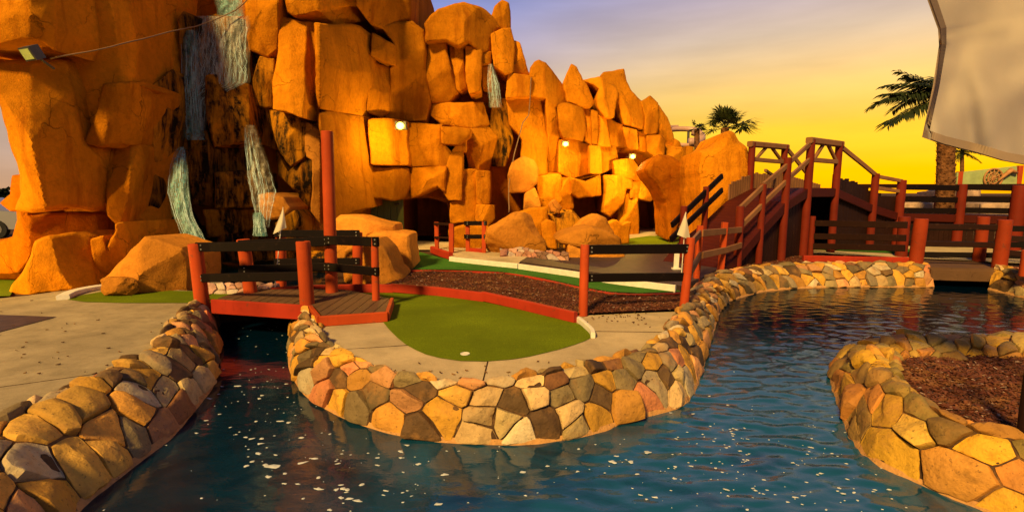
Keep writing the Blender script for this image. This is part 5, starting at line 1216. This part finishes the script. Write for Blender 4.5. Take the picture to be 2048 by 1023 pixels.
# ------------------------------------------------------------------ parked cars at the far left
def car(x, y, rz, paint, label):
    e = empty('parked_car', (x, y, 0), label, 'car', 'cars parked beyond the rock'); ca, sa = math.cos(rz), math.sin(rz)
    def T(p): return Vector((x+p[0]*ca-p[1]*sa, y+p[0]*sa+p[1]*ca, p[2]))
    prof = [(-2.1, .35), (-2.15, .62), (-1.95, .85), (-1.2, .93), (-.65, 1.38), (.75, 1.42), (1.45, 1.0), (2.05, .92), (2.15, .6), (2.1, .35)]
    mb = MB(); vs = []
    for sx, k in ((-.86, .0), (-.8, .04), (.8, .04), (.86, .0)):
        for (u, z) in prof: vs.append(T((u*(1 if k == 0 else 1.0), sx*(.82 if z > 1 else 1), z-(0 if k else .03))))
    n = len(prof); fs = []
    for s in range(3):
        for i in range(n): fs.append((s*n+i, s*n+(i+1) % n, (s+1)*n+(i+1) % n, (s+1)*n+i))
    fs += [tuple(range(n)), tuple(range(3*n, 4*n))]; mb.add(vs, fs); link('body', mb, paint, parent=e, smooth=True, auto=35)
    for s in (-1, 1):
        mb = MB(); q = [(-1.05, .95), (-.62, 1.3), (.7, 1.33), (1.25, 1.0)]; mb.add([T((u, s*(.875 if z < 1.1 else .74), z)) for u, z in q], [(0, 1, 2, 3)]); link('window', mb, M['glass'], parent=e)
        for u in (-1.35, 1.35):
            mb = MB(); mb.tube([T((u, s*.7, .33)), T((u, s*.9, .33))], .33, 18); w = link('wheel', mb, M['tyre'], parent=e, smooth=True, auto=40); mb = MB(); mb.tube([T((u, s*.9, .33)), T((u, s*.91, .33))], .19, 12); link('rim', mb, M['metal'], parent=w)
    for s in (-.55, .55):
        mb = MB(); mb.box(T((2.13, s, .7)), (.08, .3, .12), rz); link('headlight', mb, M['white'], parent=e)
car(-19.6, 18.0, .25, M['carsilver'], 'silver car parked at the far left edge in front of the red one')
car(-30.5, 28, .1, M['carred'], 'red car parked at the far left edge behind the silver one')
# ------------------------------------------------------------------ sky and light
w = bpy.data.worlds.new('World'); SC.world = w; w.use_nodes = True; nt = w.node_tree; n = nt.nodes; l = nt.links; bg = n['Background']
tc = n.new('ShaderNodeTexCoord'); nm = n.new('ShaderNodeVectorMath'); nm.operation = 'NORMALIZE'; l.new(tc.outputs['Generated'], nm.inputs[0])
sx = n.new('ShaderNodeSeparateXYZ'); l.new(nm.outputs[0], sx.inputs[0])
def ramp(stops):
    r = n.new('ShaderNodeValToRGB'); e = r.color_ramp.elements; r.color_ramp.interpolation = 'LINEAR'
    while len(e) < len(stops): e.new(.5)
    for i, (p, c) in enumerate(stops): e[i].position = p; e[i].color = (*c, 1)
    l.new(sx.outputs[2], r.inputs[0]); return r.outputs[0]
glow = ramp([(0, (1, .42, .0)), (.05, (1, .52, .0)), (.11, (1, .58, .02)), (.18, (.92, .58, .16)), (.26, (.66, .50, .36)), (.36, (.40, .34, .50)), (.5, (.30, .28, .46)), (.65, (.14, .15, .3)), (1, (.03, .04, .1))])
side = ramp([(0, (.75, .42, .22)), (.06, (.68, .46, .35)), (.15, (.60, .45, .38)), (.25, (.38, .34, .54)), (.33, (.22, .27, .60)), (.42, (.14, .20, .56)), (.55, (.12, .15, .36)), (.7, (.05, .07, .18)), (1, (.02, .03, .08))])
dp_ = n.new('ShaderNodeVectorMath'); dp_.operation = 'DOT_PRODUCT'; l.new(nm.outputs[0], dp_.inputs[0]); GA = R(38); dp_.inputs[1].default_value = (math.sin(GA), math.cos(GA), 0)
mr = n.new('ShaderNodeMapRange'); mr.interpolation_type = 'SMOOTHSTEP'; mr.inputs[1].default_value = .62; mr.inputs[2].default_value = .97; l.new(dp_.outputs['Value'], mr.inputs[0])
mx = n.new('ShaderNodeMix'); mx.data_type = 'RGBA'; l.new(mr.outputs[0], mx.inputs[0]); l.new(side, mx.inputs[6]); l.new(glow, mx.inputs[7])
bk = n.new('ShaderNodeMapRange'); bk.inputs[1].default_value = -1; bk.inputs[2].default_value = .5; bk.inputs[3].default_value = .18; bk.inputs[4].default_value = 1.0; l.new(dp_.outputs['Value'], bk.inputs[0])
dim = n.new('ShaderNodeVectorMath'); dim.operation = 'SCALE'; l.new(mx.outputs[2], dim.inputs[0]); l.new(bk.outputs[0], dim.inputs[3])
sky = n.new('ShaderNodeTexSky'); sky.sky_type = 'NISHITA'; sky.sun_disc = False; sky.sun_elevation = R(1.0); sky.sun_rotation = GA
sk = n.new('ShaderNodeVectorMath'); sk.operation = 'SCALE'; sk.inputs[3].default_value = .02; l.new(sky.outputs[0], sk.inputs[0])
ad = n.new('ShaderNodeVectorMath'); ad.operation = 'ADD'; 
cmap = n.new('ShaderNodeMapping'); cmap.inputs['Scale'].default_value = (1.5, 1.5, 9); l.new(nm.outputs[0], cmap.inputs[0])
cn = n.new('ShaderNodeTexNoise'); cn.inputs['Scale'].default_value = 2.2; cn.inputs['Detail'].default_value = 5; l.new(cmap.outputs[0], cn.inputs['Vector'])
cr_ = n.new('ShaderNodeMapRange'); cr_.inputs[1].default_value = .3; cr_.inputs[2].default_value = .7; cr_.inputs[3].default_value = .84; cr_.inputs[4].default_value = 1.08; l.new(cn.outputs['Fac'], cr_.inputs[0])
cl_ = n.new('ShaderNodeVectorMath'); cl_.operation = 'SCALE'; l.new(dim.outputs[0], cl_.inputs[0]); l.new(cr_.outputs[0], cl_.inputs[3]); l.new(cl_.outputs[0], ad.inputs[0]); l.new(sk.outputs[0], ad.inputs[1])
l.new(ad.outputs[0], bg.inputs[0]); bg.inputs[1].default_value = .86
flood_sun = bpy.data.lights.new('flood_sun', 'SUN'); flood_sun.energy = 5.0; flood_sun.angle = R(8); flood_sun.color = (1, .64, .22)
so = bpy.data.objects.new('flood_sun', flood_sun); COL.objects.link(so); so.location = (0, -5, 20)
el, az = R(38), R(208)     # stands in for floodlights behind the camera, a little to the left
dv = Vector((math.sin(az)*math.cos(el), math.cos(az)*math.cos(el), math.sin(el))); so.rotation_euler = dv.to_track_quat('Z', 'Y').to_euler()
for o in SC.objects:
    if '_o' in o: del o['_o']
SC.view_settings.view_transform = 'Standard'; SC.view_settings.look = 'None'; SC.view_settings.gamma = 1; SC.view_settings.exposure = .32
SC.render.engine = 'CYCLES'; SC.cycles.use_denoising = True; SC.cycles.max_bounces = 6; SC.cycles.diffuse_bounces = 2; SC.cycles.transparent_max_bounces = 12
